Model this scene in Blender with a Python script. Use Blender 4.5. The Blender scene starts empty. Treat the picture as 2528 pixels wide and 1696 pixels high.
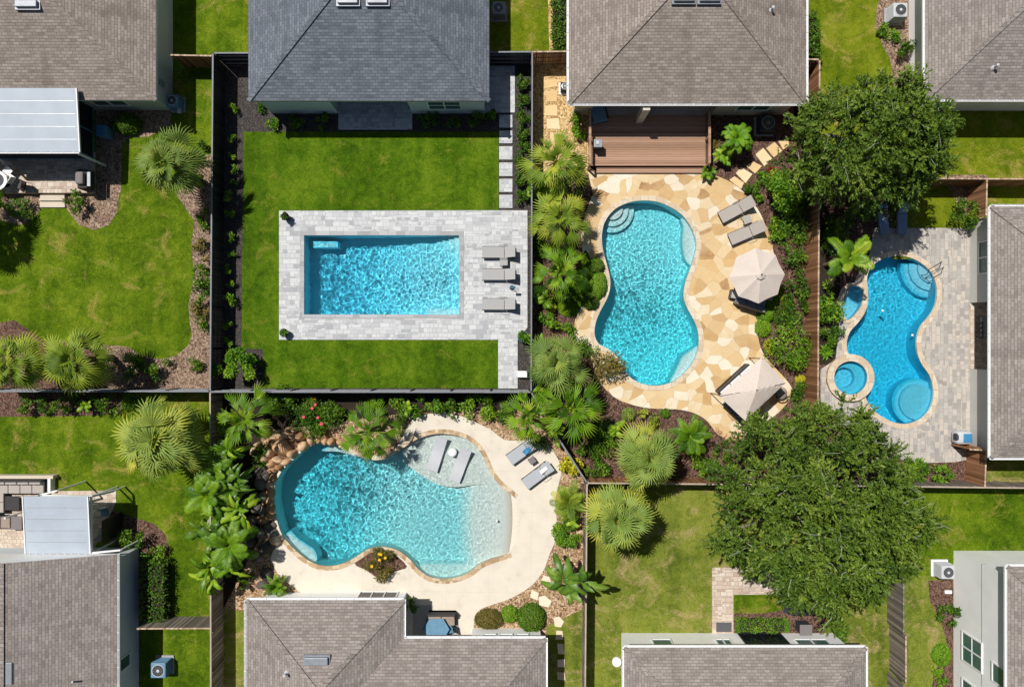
import bpy, bmesh, math, random
import numpy as np
from mathutils import Vector, Matrix, noise
from mathutils.geometry import tessellate_polygon
SC=bpy.context.scene; COL=SC.collection
R=math.radians; PI=math.pi
CAMH=44.0; PXM=38.4
# registers of the survey grid: origin and scale of each survey window
CR={'s':(0,0,1),'c1':(0,0,2.7516),'c2':(600,0,2.751),'c3':(1280,0,2.7514),'c4':(1900,0,2.7516),'c5':(0,500,2.7516),'c6':(500,500,2.7512),
'c7':(1280,480,2.34),'c8':(1900,480,2.0366),'c9':(0,1000,2.2531),'c10':(500,950,2.1022),'c11':(1280,1050,2.4278),'c12':(1900,1050,2.4268),
'd1':(1170,580,5.6),'d2':(1740,460,4.612),'d3':(1750,860,6.53),'d4':(1220,1070,9.8),'d5':(0,1150,6.272),'d6':(0,360,7.79),'d7':(980,1440,5.8425),
'd8':(2280,720,6.533),'e1':(380,120,7.84),'e2':(1430,250,8.253),'e3':(580,960,5.6),'e4':(470,1180,4.612),'e5':(1920,1400,5.297),'e6':(1300,900,5.227),'e7':(1380,1180,4.612),'e8':(2080,580,4.9)}
def P(c,x,y,z=0.0):
    ox,oy,f=CR[c]; k=(CAMH-z)/CAMH/PXM
    return Vector(((ox+x/f-1264)*k,(848-oy-y/f)*k,z))
def W(c,pts,z=0.0): return [tuple(P(c,x,y,z)[:2]) for x,y in pts]
def L(c,d,z=0.0): return d/CR[c][2]/PXM*(CAMH-z)/CAMH
# ---------- materials ----------
MATS={}
class NT:
    def __init__(s,name):
        s.m=bpy.data.materials.new(name); s.m.use_nodes=True; s.t=s.m.node_tree; s.b=s.t.nodes['Principled BSDF']; s.out=s.t.nodes['Material Output']
        s.b.inputs['Specular IOR Level'].default_value=.25
        MATS[name]=s.m
    def n(s,ty,**kw):
        nd=s.t.nodes.new('ShaderNode'+ty)
        for k,v in kw.items():
            if k[0]=='_': setattr(nd,k[1:],v)
            else: s.set(nd.inputs[k.replace('__',' ')] if not k.startswith('i') or not k[1:].isdigit() else nd.inputs[int(k[1:])],v)
        return nd
    def set(s,inp,v):
        if isinstance(v,bpy.types.NodeSocket): s.t.links.new(v,inp)
        elif isinstance(v,(tuple,list)) and len(v)==3 and inp.type=='RGBA': inp.default_value=(*v,1)
        else: inp.default_value=v
    def pos(s,scale=None,rot=0):
        g=s.n('NewGeometry').outputs['Position']
        if scale is None and not rot: return g
        return s.n('Mapping',Vector=g,Scale=scale or (1,1,1),Rotation=(0,0,rot)).outputs[0]
    def obj(s): return s.n('TexCoord').outputs['Object']
    def noise(s,v,scale,detail=3,rough=.55,dist=0):
        return s.n('TexNoise',Vector=v,Scale=scale,Detail=detail,Roughness=rough,Distortion=dist).outputs['Fac']
    def ramp(s,f,stops,const=False):
        r=s.n('ValToRGB',Fac=f); e=r.color_ramp.elements
        if const: r.color_ramp.interpolation='CONSTANT'
        while len(e)<len(stops): e.new(.5)
        for q,(p,c) in zip(e,stops): q.position=p; q.color=(*c,1) if not isinstance(c,(int,float)) else (c,c,c,1)
        return r.outputs[0]
    def mix(s,f,a,b,mode='MIX'):
        x=s.n('Mix',_data_type='RGBA',_blend_type=mode)
        s.set(x.inputs[0],f); s.set(x.inputs[6],a); s.set(x.inputs[7],b); return x.outputs[2]
    def math(s,op,a,b=0):
        x=s.n('Math',_operation=op); s.set(x.inputs[0],a); s.set(x.inputs[1],b); return x.outputs[0]
    def col(s,c): s.set(s.b.inputs['Base Color'],c); return s
    def rough(s,c): s.set(s.b.inputs['Roughness'],c); return s
    def bump(s,h,strength=.4,dist=.02):
        b=s.n('Bump',Height=h,Strength=strength,Distance=dist); s.t.links.new(b.outputs[0],s.b.inputs['Normal']); return s
def M(n): return MATS[n]
def plain(name,c,rough=.6,metal=0,var=.12,sc=3):
    a=NT(name); v=a.obj()
    f=a.noise(v,sc,4); a.col(a.ramp(f,[(.3,tuple(x*(1-var) for x in c)),(.7,tuple(min(1,x*(1+var)) for x in c))])); a.rough(rough); a.b.inputs['Metallic'].default_value=metal
    return a
def grass(name,dark,mid,light,dry,dryt):
    a=NT(name); p=a.pos()
    big=a.noise(p,.33,4,.6,.6); med=a.noise(p,1.5,4,.65,1.2); fine=a.noise(p,7,3,.7,2.0); xf=a.noise(p,26,2,.7,.5)
    s=a.math('ADD',a.math('MULTIPLY',big,.30),a.math('ADD',a.math('MULTIPLY',med,.26),a.math('ADD',a.math('MULTIPLY',fine,.28),a.math('MULTIPLY',xf,.16))))
    st=a.noise(a.pos((1.15,.03,1)),1.0,2,.4); s=a.math('ADD',a.math('MULTIPLY',s,.86),a.math('MULTIPLY',st,.14))
    c=a.ramp(s,[(.415,dark),(.50,mid),(.575,light)])
    d=a.noise(a.pos((1,1.3,1)),.55,6,.7,.8)
    dm=a.ramp(d,[(dryt,(0,0,0)),(dryt+.13,(1,1,1))])
    dm=a.mix(1.0,dm,a.ramp(fine,[(.35,(.15,.15,.15)),(.6,(1,1,1))]),'MULTIPLY')
    c=a.mix(dm,c,dry)
    a.col(c).rough(.95); a.bump(a.math('ADD',fine,a.math('MULTIPLY',xf,.7)),1.0,.10); a.b.inputs['Specular IOR Level'].default_value=.05
grass('grass_left',(.046,.100,.004),(.124,.208,.008),(.235,.312,.020),(.42,.35,.08),.545)
grass('grass_mown',(.038,.094,.004),(.095,.185,.007),(.175,.270,.015),(.31,.29,.045),.57)
grass('grass_worn',(.10,.145,.018),(.215,.262,.034),(.32,.345,.06),(.54,.40,.19),.505)
grass('grass_top',(.078,.135,.006),(.175,.235,.010),(.29,.33,.022),(.52,.39,.11),.525)
def mulch(name,cols,scale=9):
    a=NT(name); p=a.pos(); v=a.n('TexVoronoi',Vector=a.n('Mapping',Vector=p,Scale=(1,2.2,1),Rotation=(0,0,.6)).outputs[0],Scale=scale)
    v2=a.n('TexVoronoi',Vector=a.n('Mapping',Vector=p,Scale=(2.4,1,1),Rotation=(0,0,.3)).outputs[0],Scale=scale*.8)
    w=a.noise(p,2.2,4); sel=a.math('GREATER_THAN',a.noise(p,5,2),.5)
    f=a.mix(sel,v.outputs['Color'],v2.outputs['Color'])
    f=a.math('ADD',a.math('MULTIPLY',a.n('SeparateColor',Color=f).outputs[0],.65),a.math('MULTIPLY',w,.35))
    a.col(a.ramp(f,[(.15,cols[0]),(.45,cols[1]),(.85,cols[2])])).rough(.95); a.bump(f,.9,.05)
mulch('mulch_brown',[(.028,.015,.011),(.105,.055,.040),(.25,.15,.11)])
mulch('mulch_pale',[(.07,.04,.027),(.22,.145,.10),(.47,.34,.25)])
mulch('gravel_dark',[(.018,.016,.016),(.055,.048,.045),(.13,.11,.10)],16)
mulch('straw_sand',[(.22,.12,.045),(.55,.36,.15),(.82,.62,.35)],7)
mulch('river_rock',[(0.102,0.051,0.0255),(0.357,0.2125,0.1105),(0.6375,0.493,0.34)],7)
def pavers(name,cols,bw=.42,bh=.27,mortar=(.25,.24,.23),rot=0,ms=.012):
    a=NT(name); p=a.pos(None,rot)if rot else a.pos()
    def brick(w,h,off,sh):
        q=a.n('Mapping',Vector=p,Location=(sh,sh*.7,0)).outputs[0]
        b=a.n('TexBrick',Vector=q,Scale=1.0,Mortar__Size=ms,Mortar__Smooth=.1,Brick__Width=w,Row__Height=h,Color1=(0,0,0),Color2=(1,1,1),Mortar=(.5,.5,.5)); b.offset=off
        return b
    A=brick(bw,bh,.5,0); B=brick(bw*.62,bh,.37,3.3); C=brick(bw*1.3,bh,.3,7.1)
    cell=a.n('TexWhiteNoise',_noise_dimensions='2D',Vector=a.n('VectorMath',_operation='FLOOR',i0=a.n('Mapping',Vector=p,Scale=(1/(bh*5),1/bh,1)).outputs[0]).outputs[0]).outputs[0]
    s1=a.math('GREATER_THAN',cell,.4); s2=a.math('GREATER_THAN',cell,.72)
    c=a.mix(s2,a.mix(s1,A.outputs[0],B.outputs[0]),C.outputs[0]); mo=a.mix(s2,a.mix(s1,A.outputs[1],B.outputs[1]),C.outputs[1])
    n=a.noise(p,6,4); f=a.math('ADD',a.math('MULTIPLY',a.n('SeparateColor',Color=c).outputs[0],.8),a.math('MULTIPLY',n,.25))
    col=a.ramp(f,[(i/(len(cols)-1)*.9+.05,k) for i,k in enumerate(cols)])
    a.col(a.mix(mo,col,mortar)).rough(.85); a.bump(a.math('SUBTRACT',n,a.n('SeparateColor',Color=mo).outputs[0]),.4,.01)
pavers('paver_white',[(0.32,0.328,0.344),(0.48,0.488,0.504),(0.544,0.552,0.56),(0.616,0.62,0.624)],.46,.3,(0.368,0.368,0.376))
pavers('coping_grey',[(0.288,0.288,0.296),(0.4,0.4,0.408),(0.464,0.464,0.472)],.9,.33,(0.32,0.32,0.32))
pavers('paver_cool',[(0.2838,0.2649,0.246),(0.3973,0.3689,0.3406),(0.473,0.4352,0.3973),(0.5392,0.473,0.4068)],.42,.28,(0.3122,0.2838,0.2649),PI/2)
pavers('paver_pink',[(0.3612,0.2752,0.215),(0.4988,0.3956,0.3182),(0.5676,0.473,0.387),(0.6364,0.5676,0.4816)],.4,.27,(0.3096,0.2408,0.1892))
pavers('coping_tan',[(0.2924,0.1806,0.0946),(0.473,0.3268,0.1892),(0.5848,0.4472,0.2924),(0.6536,0.5418,0.387)],.38,.38,(0.344,0.2752,0.2064))
pavers('coping_peach',[(0.5208,0.3948,0.2772),(0.6216,0.504,0.3696),(0.672,0.588,0.462)],.5,.5,(0.4032,0.3192,0.2436))
def flag():
    a=NT('flagstone'); p=a.pos(); w=a.n('Mapping',Vector=p,Scale=(1,1.12,1),Rotation=(0,0,.5)).outputs[0]
    q=a.n('VectorMath',_operation='ADD',i0=w,i1=a.n('VectorMath',_operation='SCALE',i0=a.n('TexNoise',Vector=p,Scale=.8,Detail=1).outputs['Color'],Scale=.5).outputs[0]).outputs[0]
    v=a.n('TexVoronoi',Vector=q,Scale=1.38,_voronoi_dimensions='2D'); e=a.n('TexVoronoi',Vector=q,Scale=1.38,_feature='DISTANCE_TO_EDGE',_voronoi_dimensions='2D')
    n=a.noise(p,2.6,5,.65); r=a.n('SeparateColor',Color=v.outputs['Color']); f=a.math('ADD',a.math('MULTIPLY',r.outputs[0],.80),a.math('MULTIPLY',n,.30))
    c=a.ramp(f,[(.10,(.30,.155,.06)),(.2,(.49,.30,.13)),(.34,(.59,.39,.18)),(.56,(.66,.48,.26)),(.72,(.68,.54,.34)),(.84,(.75,.67,.54))])
    m=a.ramp(e.outputs['Distance'],[(.006,(0,0,0)),(.03,(1,1,1))])
    m=a.mix(a.ramp(a.noise(p,1.7,2),[(.42,(0,0,0)),(.6,(.75,.75,.75))]),m,(1,1,1)); big=a.noise(p,.45,4); c=a.mix(a.ramp(big,[(.4,(.28,.28,.28)),(.6,(0,0,0))]),c,(.55,.42,.27)); a.col(a.mix(m,(.47,.35,.20),c)).rough(.85); a.bump(a.math('ADD',n,a.math('MULTIPLY',a.n('SeparateColor',Color=m).outputs[0],.5)),.35,.01)
flag()
def concrete(name,c,joint=True):
    a=NT(name); p=a.pos(); n=a.noise(p,1.1,5,.6); n2=a.noise(p,22,3)
    col=a.ramp(a.math('ADD',a.math('MULTIPLY',n,.8),a.math('MULTIPLY',n2,.2)),[(.33,tuple(x*.86 for x in c)),(.45,tuple(x*.97 for x in c)),(.66,tuple(min(1,x*1.05) for x in c))])
    if joint:
        b=a.n('TexBrick',Vector=a.n('Mapping',Vector=p,Rotation=(0,0,.02),Location=(1.2,.4,0)).outputs[0],Scale=1,Mortar__Size=.008,Brick__Width=2.7,Row__Height=2.6); b.offset=0
        col=a.mix(b.outputs[1],col,tuple(x*.8 for x in c))
    a.col(col).rough(.9); a.bump(n2,.2,.004)
concrete('concrete_cream',(0.6806,0.61,0.5146)); concrete('concrete_grey',(0.3735,0.3652,0.3569),False); concrete('stone_pale',(0.5976,0.5146,0.415),False)
def shingle(name,cols):
    a=NT(name); uv=a.n('UVMap').outputs[0]
    b=a.n('TexBrick',Vector=uv,Scale=1,Mortar__Size=.016,Mortar__Smooth=.4,Brick__Width=.36,Row__Height=.17,Color1=(0,0,0),Color2=(1,1,1),Mortar=(.5,.5,.5)); b.offset=.43
    b2=a.n('TexBrick',Vector=a.n('Mapping',Vector=uv,Location=(.13,0,0)).outputs[0],Scale=1,Mortar__Size=.0,Brick__Width=.55,Row__Height=.17,Color1=(0,0,0),Color2=(1,1,1)); b2.offset=.31
    n=a.noise(uv,.5,4,.6); nf=a.noise(a.n('Mapping',Vector=uv,Scale=(2.2,7,1)).outputs[0],1.3,4,.65)
    f=a.math('ADD',a.math('MULTIPLY',a.n('SeparateColor',Color=b.outputs[0]).outputs[0],.30),a.math('ADD',a.math('MULTIPLY',a.n('SeparateColor',Color=b2.outputs[0]).outputs[0],.16),a.math('ADD',a.math('MULTIPLY',n,.22),a.math('MULTIPLY',nf,.42))))
    c=a.ramp(f,[(.22,cols[0]),(.5,cols[1]),(.85,cols[2])])
    st=a.noise(a.n('Mapping',Vector=uv,Scale=(.9,.13,1)).outputs[0],.9,3,.5); c=a.mix(a.ramp(st,[(.56,(0,0,0)),(.74,(.65,.65,.65))]),c,cols[0])
    a.col(a.mix(a.math('MULTIPLY',b.outputs[1],.6),c,tuple(x*.62 for x in cols[0]))).rough(.95); a.bump(a.math('SUBTRACT',nf,a.n('SeparateColor',Color=b.outputs[1]).outputs[0]),.5,.02)
shingle('shingle_brown',[(0.1586,0.1309,0.1126),(0.2617,0.2221,0.1942),(0.3726,0.3212,0.2854)])
shingle('shingle_slate',[(0.07736,0.08935,0.109),(0.1301,0.1477,0.1758),(0.1969,0.2181,0.2532)])
shingle('shingle_taupe',[(0.1599,0.1359,0.1215),(0.2558,0.2239,0.2039),(0.3596,0.3197,0.2957)])
def boards(name,cols,rough=.85,w=.14,axis=0):
    a=NT(name); p=a.obj(); s=a.n('SeparateXYZ',Vector=p).outputs[axis]
    cell=a.n('TexWhiteNoise',_noise_dimensions='1D',W=a.math('FLOOR',a.math('DIVIDE',s,w))).outputs[0]
    g=a.noise(a.n('Mapping',Vector=p,Scale=(14,14,1.2) if axis==0 else (1.2,14,14)).outputs[0],1,4)
    a.col(a.ramp(a.math('ADD',a.math('MULTIPLY',cell,.55),a.math('MULTIPLY',g,.45)),[(.2,cols[0]),(.5,cols[1]),(.8,cols[2])])).rough(rough); a.bump(g,.3,.01)
boards('wood_fence',[(.14,.062,.030),(.27,.125,.06),(.40,.21,.11)]); boards('wood_weathered',[(.10,.085,.072),(.19,.16,.135),(.32,.27,.23)])
boards('wood_pale',[(.26,.17,.11),(.42,.30,.21),(.58,.45,.34)]); boards('fence_black',[(.010,.011,.013),(.018,.019,.022),(.03,.032,.036)],.5)
boards('deck_board',[(.27,.155,.10),(.38,.225,.15),(.48,.30,.205)],.7,.14,1)
plain('cap_grey',(.20,.21,.23),.6); plain('cap_wood',(.42,.34,.27),.8)
def stucco(name,c):
    a=NT(name); p=a.pos(); n=a.noise(p,40,3); b=a.noise(p,.8,4)
    a.col(a.ramp(b,[(.3,tuple(x*.92 for x in c)),(.7,c)])).rough(.9); a.bump(n,.25,.01)
stucco('stucco_white',(.90,.90,.89)); stucco('stucco_blue',(.60,.66,.70)); stucco('stucco_grey',(.56,.55,.52)); stucco('stucco_cream',(.60,.55,.45)); stucco('stucco_sage',(.52,.54,.50))
plain('trim_white',(.80,.80,.80),.5,0,.04); plain('gutter_white',(.82,.82,.82),.45,0,.05,8); plain('metal_dark',(.03,.03,.035),.4,.3); plain('metal_grey',(.35,.36,.38),.4,.6)
plain('fabric_grey',(.38,.375,.37),.9,0,.06,20); plain('fabric_taupe',(.40,.36,.33),.9,0,.06,20); plain('fabric_blue',(.40,.42,.45),.9,0,.06,20); plain('fabric_navy',(.22,.30,.42),.7,0,.05,10); plain('fabric_beige',(.60,.52,.46),.9,0,.05,10)
plain('wicker_dark',(.045,.042,.042),.7,0,.3,40); plain('wicker_grey',(.20,.18,.18),.8,0,.2,40); plain('cushion_brown',(.33,.26,.22),.9); plain('cushion_navy',(.10,.14,.22),.9); plain('cushion_white',(.80,.80,.80),.9)
plain('plastic_blue',(.05,.22,.42),.4); plain('plastic_white',(.8,.8,.8),.35,0,.03); plain('plastic_silver',(.50,.51,.54),.6,0,.03); plain('paint_blue',(.13,.26,.38),.5); plain('ac_body',(.27,.29,.32),.45,.2); plain('ac_dark',(.035,.04,.05),.5); plain('panel_white',(.40,.45,.51),.5,0,.07,.9)
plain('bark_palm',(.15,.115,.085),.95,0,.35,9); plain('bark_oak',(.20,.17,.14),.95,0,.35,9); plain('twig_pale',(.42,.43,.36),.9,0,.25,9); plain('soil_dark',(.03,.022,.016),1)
plain('pot_blue',(.05,.12,.19),.35); plain('pot_black',(.02,.03,.045),.4); plain('petal_pink',(.75,.10,.16),.7); plain('petal_yellow',(.85,.50,.03),.7); plain('door_mat',(.10,.10,.11),.95,0,.3,30)
def rock(name,cols):
    a=NT(name); o=a.n('ObjectInfo').outputs['Random']; n=a.noise(a.obj(),3.5,5,.65)
    a.col(a.ramp(a.math('ADD',a.math('MULTIPLY',o,.6),a.math('MULTIPLY',n,.5)),[(.15,cols[0]),(.5,cols[1]),(.9,cols[2])])).rough(.9); a.bump(n,.6,.04)
rock('boulder_tan',[(.26,.14,.07),(.50,.30,.16),(.66,.48,.32)]); rock('boulder_shaded_grey',[(.05,.045,.04),(.11,.095,.085),(.22,.18,.15)]); rock('step_stone',[(.62,.50,.34),(.72,.60,.44),(.78,.68,.54)]); rock('step_sand',[(.62,.42,.19),(.72,.52,.28),(.78,.62,.40)])  # grey-brown boulder colour is darkened partly by shade of the banana plants
def glass():
    a=NT('window_glass'); a.col((.06,.13,.12)).rough(.08); a.b.inputs['Specular IOR Level'].default_value=.6
    a=NT('door_glass'); a.col((.012,.014,.018)).rough(.12); a.b.inputs['Specular IOR Level'].default_value=.5
glass()
def foliage(name,stops,trans=.25,rough=.55):
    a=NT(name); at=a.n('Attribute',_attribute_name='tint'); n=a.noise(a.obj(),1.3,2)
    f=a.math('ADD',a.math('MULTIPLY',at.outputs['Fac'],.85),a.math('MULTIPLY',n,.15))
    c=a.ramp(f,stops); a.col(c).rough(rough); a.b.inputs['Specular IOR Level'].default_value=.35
    tr=a.n('BsdfTranslucent',Color=a.mix(.5,c,(.25,.40,.02),'MIX')); mx=a.n('MixShader',i0=trans,i1=a.b.outputs[0],i2=tr.outputs[0]); a.t.links.new(mx.outputs[0],a.out.inputs[0])
foliage('leaf_fan',[(0.0, (0.015, 0.045, 0.006)), (0.3, (0.085, 0.16, 0.02)), (0.6, (0.21, 0.3, 0.05)), (0.82, (0.4, 0.43, 0.07)), (1, (0.56, 0.45, 0.06))])
foliage('leaf_fan_yellow',[(0.0, (0.02, 0.055, 0.004)), (0.3, (0.125, 0.215, 0.012)), (0.6, (0.3, 0.38, 0.03)), (0.82, (0.5, 0.49, 0.05)), (1, (0.6, 0.46, 0.05))])
foliage('leaf_silver',[(.0,(.018,.05,.005)),(.3,(.11,.19,.028)),(.6,(.27,.37,.07)),(.82,(.47,.48,.06)),(1,(.64,.46,.05))])
foliage('leaf_banana',[(0.0, (0.008, 0.04, 0.003)), (0.35, (0.075, 0.19, 0.006)), (0.65, (0.22, 0.38, 0.015)), (0.85, (0.4, 0.52, 0.03)), (1, (0.6, 0.6, 0.12))],.3,.4)
foliage('leaf_dark_banana',[(0.0, (0.008, 0.03, 0.004)), (0.4, (0.045, 0.12, 0.01)), (0.75, (0.13, 0.23, 0.02)), (0.9, (0.22, 0.32, 0.05)), (1, (0.5, 0.52, 0.25))],.2,.4)
foliage('leaf_shrub',[(0.0, (0.006, 0.026, 0.002)), (0.4, (0.05, 0.135, 0.006)), (0.75, (0.145, 0.27, 0.012)), (1, (0.3, 0.43, 0.03))])
foliage('leaf_bright',[(0.0, (0.015, 0.065, 0.003)), (0.4, (0.1, 0.25, 0.008)), (0.75, (0.25, 0.43, 0.018)), (1, (0.46, 0.55, 0.05))])
foliage('leaf_yellow',[(.0,(.20,.22,.01)),(.4,(.45,.44,.015)),(1,(.80,.72,.04))])
foliage('leaf_bronze',[(.0,(.03,.04,.008)),(.4,(.13,.11,.025)),(.75,(.25,.20,.04)),(1,(.42,.24,.06))])
foliage('leaf_red',[(.0,(.06,.01,.008)),(.5,(.26,.03,.02)),(1,(.42,.12,.05))])
foliage('leaf_oak',[(0.0, (0.01, 0.028, 0.003)), (0.35, (0.05, 0.105, 0.008)), (0.7, (0.135, 0.215, 0.02)), (1, (0.27, 0.35, 0.045))],.18)
def water(name,absorb):
    a=NT(name); at=a.n('Attribute',_attribute_name='depth'); 
    ex=[a.n('Math',_operation='POWER',i0=math.exp(-k),i1=at.outputs['Fac']).outputs[0] for k in absorb]
    c=a.n('CombineColor',Red=ex[0],Green=ex[1],Blue=ex[2]).outputs[0]; a.col(c)
    a.b.inputs['Transmission Weight'].default_value=1; a.b.inputs['Roughness'].default_value=0; a.b.inputs['IOR'].default_value=1.33; a.b.inputs['Specular IOR Level'].default_value=.5
water('water_blue',(1.15,.20,.012)); water('water_teal',(1.15,.16,.075)); water('water_deep',(1.9,.22,.06)); water('water_lagoon',(1.3,.19,.03))
def plaster(name,c):
    a=NT(name); n=a.noise(a.pos(),14,4); a.col(a.ramp(n,[(.3,tuple(x*.95 for x in c)),(.7,tuple(min(1,x*1.04) for x in c))])).rough(.8)
plaster('plaster_blue',(.62,.93,.98)); plaster('plaster_teal',(.68,.93,.97)); plaster('plaster_deep',(.48,.74,.90)); plaster('plaster_sand',(.88,.88,.82)); q_=NT('beach_floor'); z_=q_.n('SeparateXYZ',Vector=q_.pos()).outputs[2]; n_=q_.noise(q_.pos(),10,4); q_.col(q_.mix(q_.ramp(q_.math('ADD',q_.math('MULTIPLY',z_,2),1.0),[(.40,(0,0,0)),(.80,(1,1,1))]),(.88,.88,.82),q_.ramp(n_,[(.35,(.62,.55,.45)),(.65,(.69,.62,.52))]))).rough(.85); plaster('plaster_ledge',(.84,.88,.88))
# ---------- mesh helpers ----------
def tag(o,label=None,cat=None,group=None,kind=None):
    if label: o['label']=label
    if cat: o['category']=cat
    if group: o['group']=group
    if kind: o['kind']=kind
    return o
def link(o): COL.objects.link(o); return o
def thing(name,loc,label,cat,group=None,rz=0):
    o=link(bpy.data.objects.new(name,None)); o.location=loc; o.rotation_euler=(0,0,rz); o.empty_display_size=.2
    return tag(o,label,cat,group)
def rootmat(o):
    while o.parent: o=o.parent
    return Matrix.Translation(o.location)@o.rotation_euler.to_matrix().to_4x4()@Matrix.Diagonal((*o.scale,1))
class MB:
    def __init__(s): s.v=[]; s.f=[]; s.uv={}; s.mi=[]; s.cur=0
    def add(s,vs,fs):
        b=len(s.v); s.v+= [tuple(p) for p in vs]; s.f+=[tuple(b+i for i in f) for f in fs]; s.mi+=[s.cur]*len(fs); return s
    def box(s,x0,x1,y0,y1,z0,z1):
        return s.add([(x0,y0,z0),(x1,y0,z0),(x1,y1,z0),(x0,y1,z0),(x0,y0,z1),(x1,y0,z1),(x1,y1,z1),(x0,y1,z1)],[(3,2,1,0),(4,5,6,7),(0,1,5,4),(1,2,6,5),(2,3,7,6),(3,0,4,7)])
    def obox(s,c,dx,dy,dz,rz=0,m=None):
        m=m or Matrix.Rotation(rz,4,'Z'); c=Vector(c)
        q=[c+(m@Vector((sx*dx/2,sy*dy/2,sz*dz/2))) for sz in(-1,1) for sx,sy in((-1,-1),(1,-1),(1,1),(-1,1))]
        return s.add(q,[(3,2,1,0),(4,5,6,7),(0,1,5,4),(1,2,6,5),(2,3,7,6),(3,0,4,7)])
    def rbox(s,c,dx,dy,dz,r=.03,rz=0,m=None):   # box with bevelled edges
        bm=bmesh.new(); bmesh.ops.create_cube(bm,size=1)
        for v in bm.verts: v.co=Vector((v.co.x*dx,v.co.y*dy,v.co.z*dz))
        bmesh.ops.bevel(bm,geom=bm.edges[:],offset=min(r,dx*.45,dy*.45,dz*.45),segments=2,affect='EDGES',profile=.5)
        m=m or Matrix.Rotation(rz,4,'Z'); c=Vector(c); bm.verts.index_update()
        s.add([c+(m@v.co) for v in bm.verts],[[v.index for v in f.verts] for f in bm.faces]); bm.free(); return s
    def bar(s,a,b,w,h=None):
        a=Vector(a); b=Vector(b); d=b-a; h=h or w
        m=d.to_track_quat('X','Z').to_matrix().to_4x4() if d.length>1e-6 else Matrix()
        return s.obox((a+b)/2,d.length,w,h,m=m)
    def tube(s,pts,r,n=8,cap=True):
        pts=[Vector(p) for p in pts]; rs=r if isinstance(r,(list,tuple)) else [r]*len(pts); vs=[];fs=[]
        up=Vector((0,0,1))
        for i,p in enumerate(pts):
            d=(pts[min(i+1,len(pts)-1)]-pts[max(i-1,0)]).normalized(); u=d.cross(up if abs(d.z)<.9 else Vector((1,0,0))).normalized(); w=d.cross(u)
            vs+=[p+(u*math.cos(2*PI*k/n)+w*math.sin(2*PI*k/n))*rs[i] for k in range(n)]
        for i in range(len(pts)-1):
            for k in range(n): fs.append((i*n+k,i*n+(k+1)%n,(i+1)*n+(k+1)%n,(i+1)*n+k))
        if cap: fs.append(tuple(range(n))[::-1]); fs.append(tuple((len(pts)-1)*n+k for k in range(n)))
        return s.add(vs,fs)
    def lathe(s,c,prof,n=24,close=True):
        c=Vector(c); vs=[];fs=[]
        for r,z in prof: vs+=[c+Vector((r*math.cos(2*PI*k/n),r*math.sin(2*PI*k/n),z)) for k in range(n)]
        for i in range(len(prof)-1):
            for k in range(n): fs.append((i*n+k,i*n+(k+1)%n,(i+1)*n+(k+1)%n,(i+1)*n+k))
        if close: fs.append(tuple(range(n))[::-1]); fs.append(tuple((len(prof)-1)*n+k for k in range(n)))
        return s.add(vs,fs)
    def sheet(s,outer,holes=(),z=0.0,z0=None):
        loops=[outer]+list(holes); vv=[Vector((x,y,0)) for l in loops for x,y in l]
        tris=tessellate_polygon([[Vector((x,y,0)) for x,y in l] for l in loops])
        fs=[]
        for t in tris:
            a,b,c=[vv[i] for i in t]; fs.append(t if (b-a).cross(c-a).z>0 else t[::-1])
        s.add([(v.x,v.y,z) for v in vv],fs)
        if z0 is not None:
            for l in loops:
                n=len(l); s.add([(x,y,z) for x,y in l]+[(x,y,z0) for x,y in l],[(i,i+n,(i+1)%n+n,(i+1)%n) for i in range(n)])
        return s
    def prism(s,poly,z0,z1):
        s.sheet(poly,(),z1,z0); return s
    def build(s,name,mat,parent=None,local=False,smooth=False,attrs=None):
        me=bpy.data.meshes.new(name); v=s.v; loc=None
        if parent is not None and not local:
            inv=rootmat(parent).inverted(); v=[tuple(inv@Vector(p)) for p in v]
        elif parent is None:
            xs=[p[0] for p in v]; ys=[p[1] for p in v]; zs=[p[2] for p in v]
            loc=((min(xs)+max(xs))/2,(min(ys)+max(ys))/2,min(zs)); v=[(p[0]-loc[0],p[1]-loc[1],p[2]-loc[2]) for p in v]
        me.from_pydata(v,[],s.f)
        for m in (mat if isinstance(mat,(list,tuple)) else [mat]): me.materials.append(M(m))
        if any(s.mi): me.polygons.foreach_set('material_index',s.mi)
        if smooth: me.polygons.foreach_set('use_smooth',[True]*len(me.polygons))
        if s.uv:
            ul=me.uv_layers.new(name='UVMap')
            for pi,uvs in s.uv.items():
                for li,u in zip(me.polygons[pi].loop_indices,uvs): ul.data[li].uv=u
        o=link(bpy.data.objects.new(name,me))
        if parent is not None: o.parent=parent
        if loc: o.location=loc
        return o
def npmesh(name,V,F,tint,mat,parent,smooth=False,dname='tint'):
    V=np.asarray(V,dtype=np.float32); F=np.asarray(F,dtype=np.int32)
    me=bpy.data.meshes.new(name); me.vertices.add(len(V)); me.vertices.foreach_set('co',V.ravel())
    k=F.shape[1]; me.loops.add(F.size); me.loops.foreach_set('vertex_index',F.ravel()); me.polygons.add(len(F))
    me.polygons.foreach_set('loop_start',np.arange(0,F.size,k,dtype=np.int32)); me.update(calc_edges=True)
    if smooth: me.polygons.foreach_set('use_smooth',np.ones(len(F),dtype=bool))
    if tint is not None:
        at=me.attributes.new(dname,'FLOAT','POINT'); at.data.foreach_set('value',np.asarray(tint,dtype=np.float32))
    me.materials.append(M(mat)); o=link(bpy.data.objects.new(name,me))
    if parent is not None: o.parent=parent
    return o
def copy_tree(o,parent=None):
    c=o.copy(); COL.objects.link(c)
    if parent is not None: c.parent=parent
    for ch in list(o.children): copy_tree(ch,c)
    return c
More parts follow.
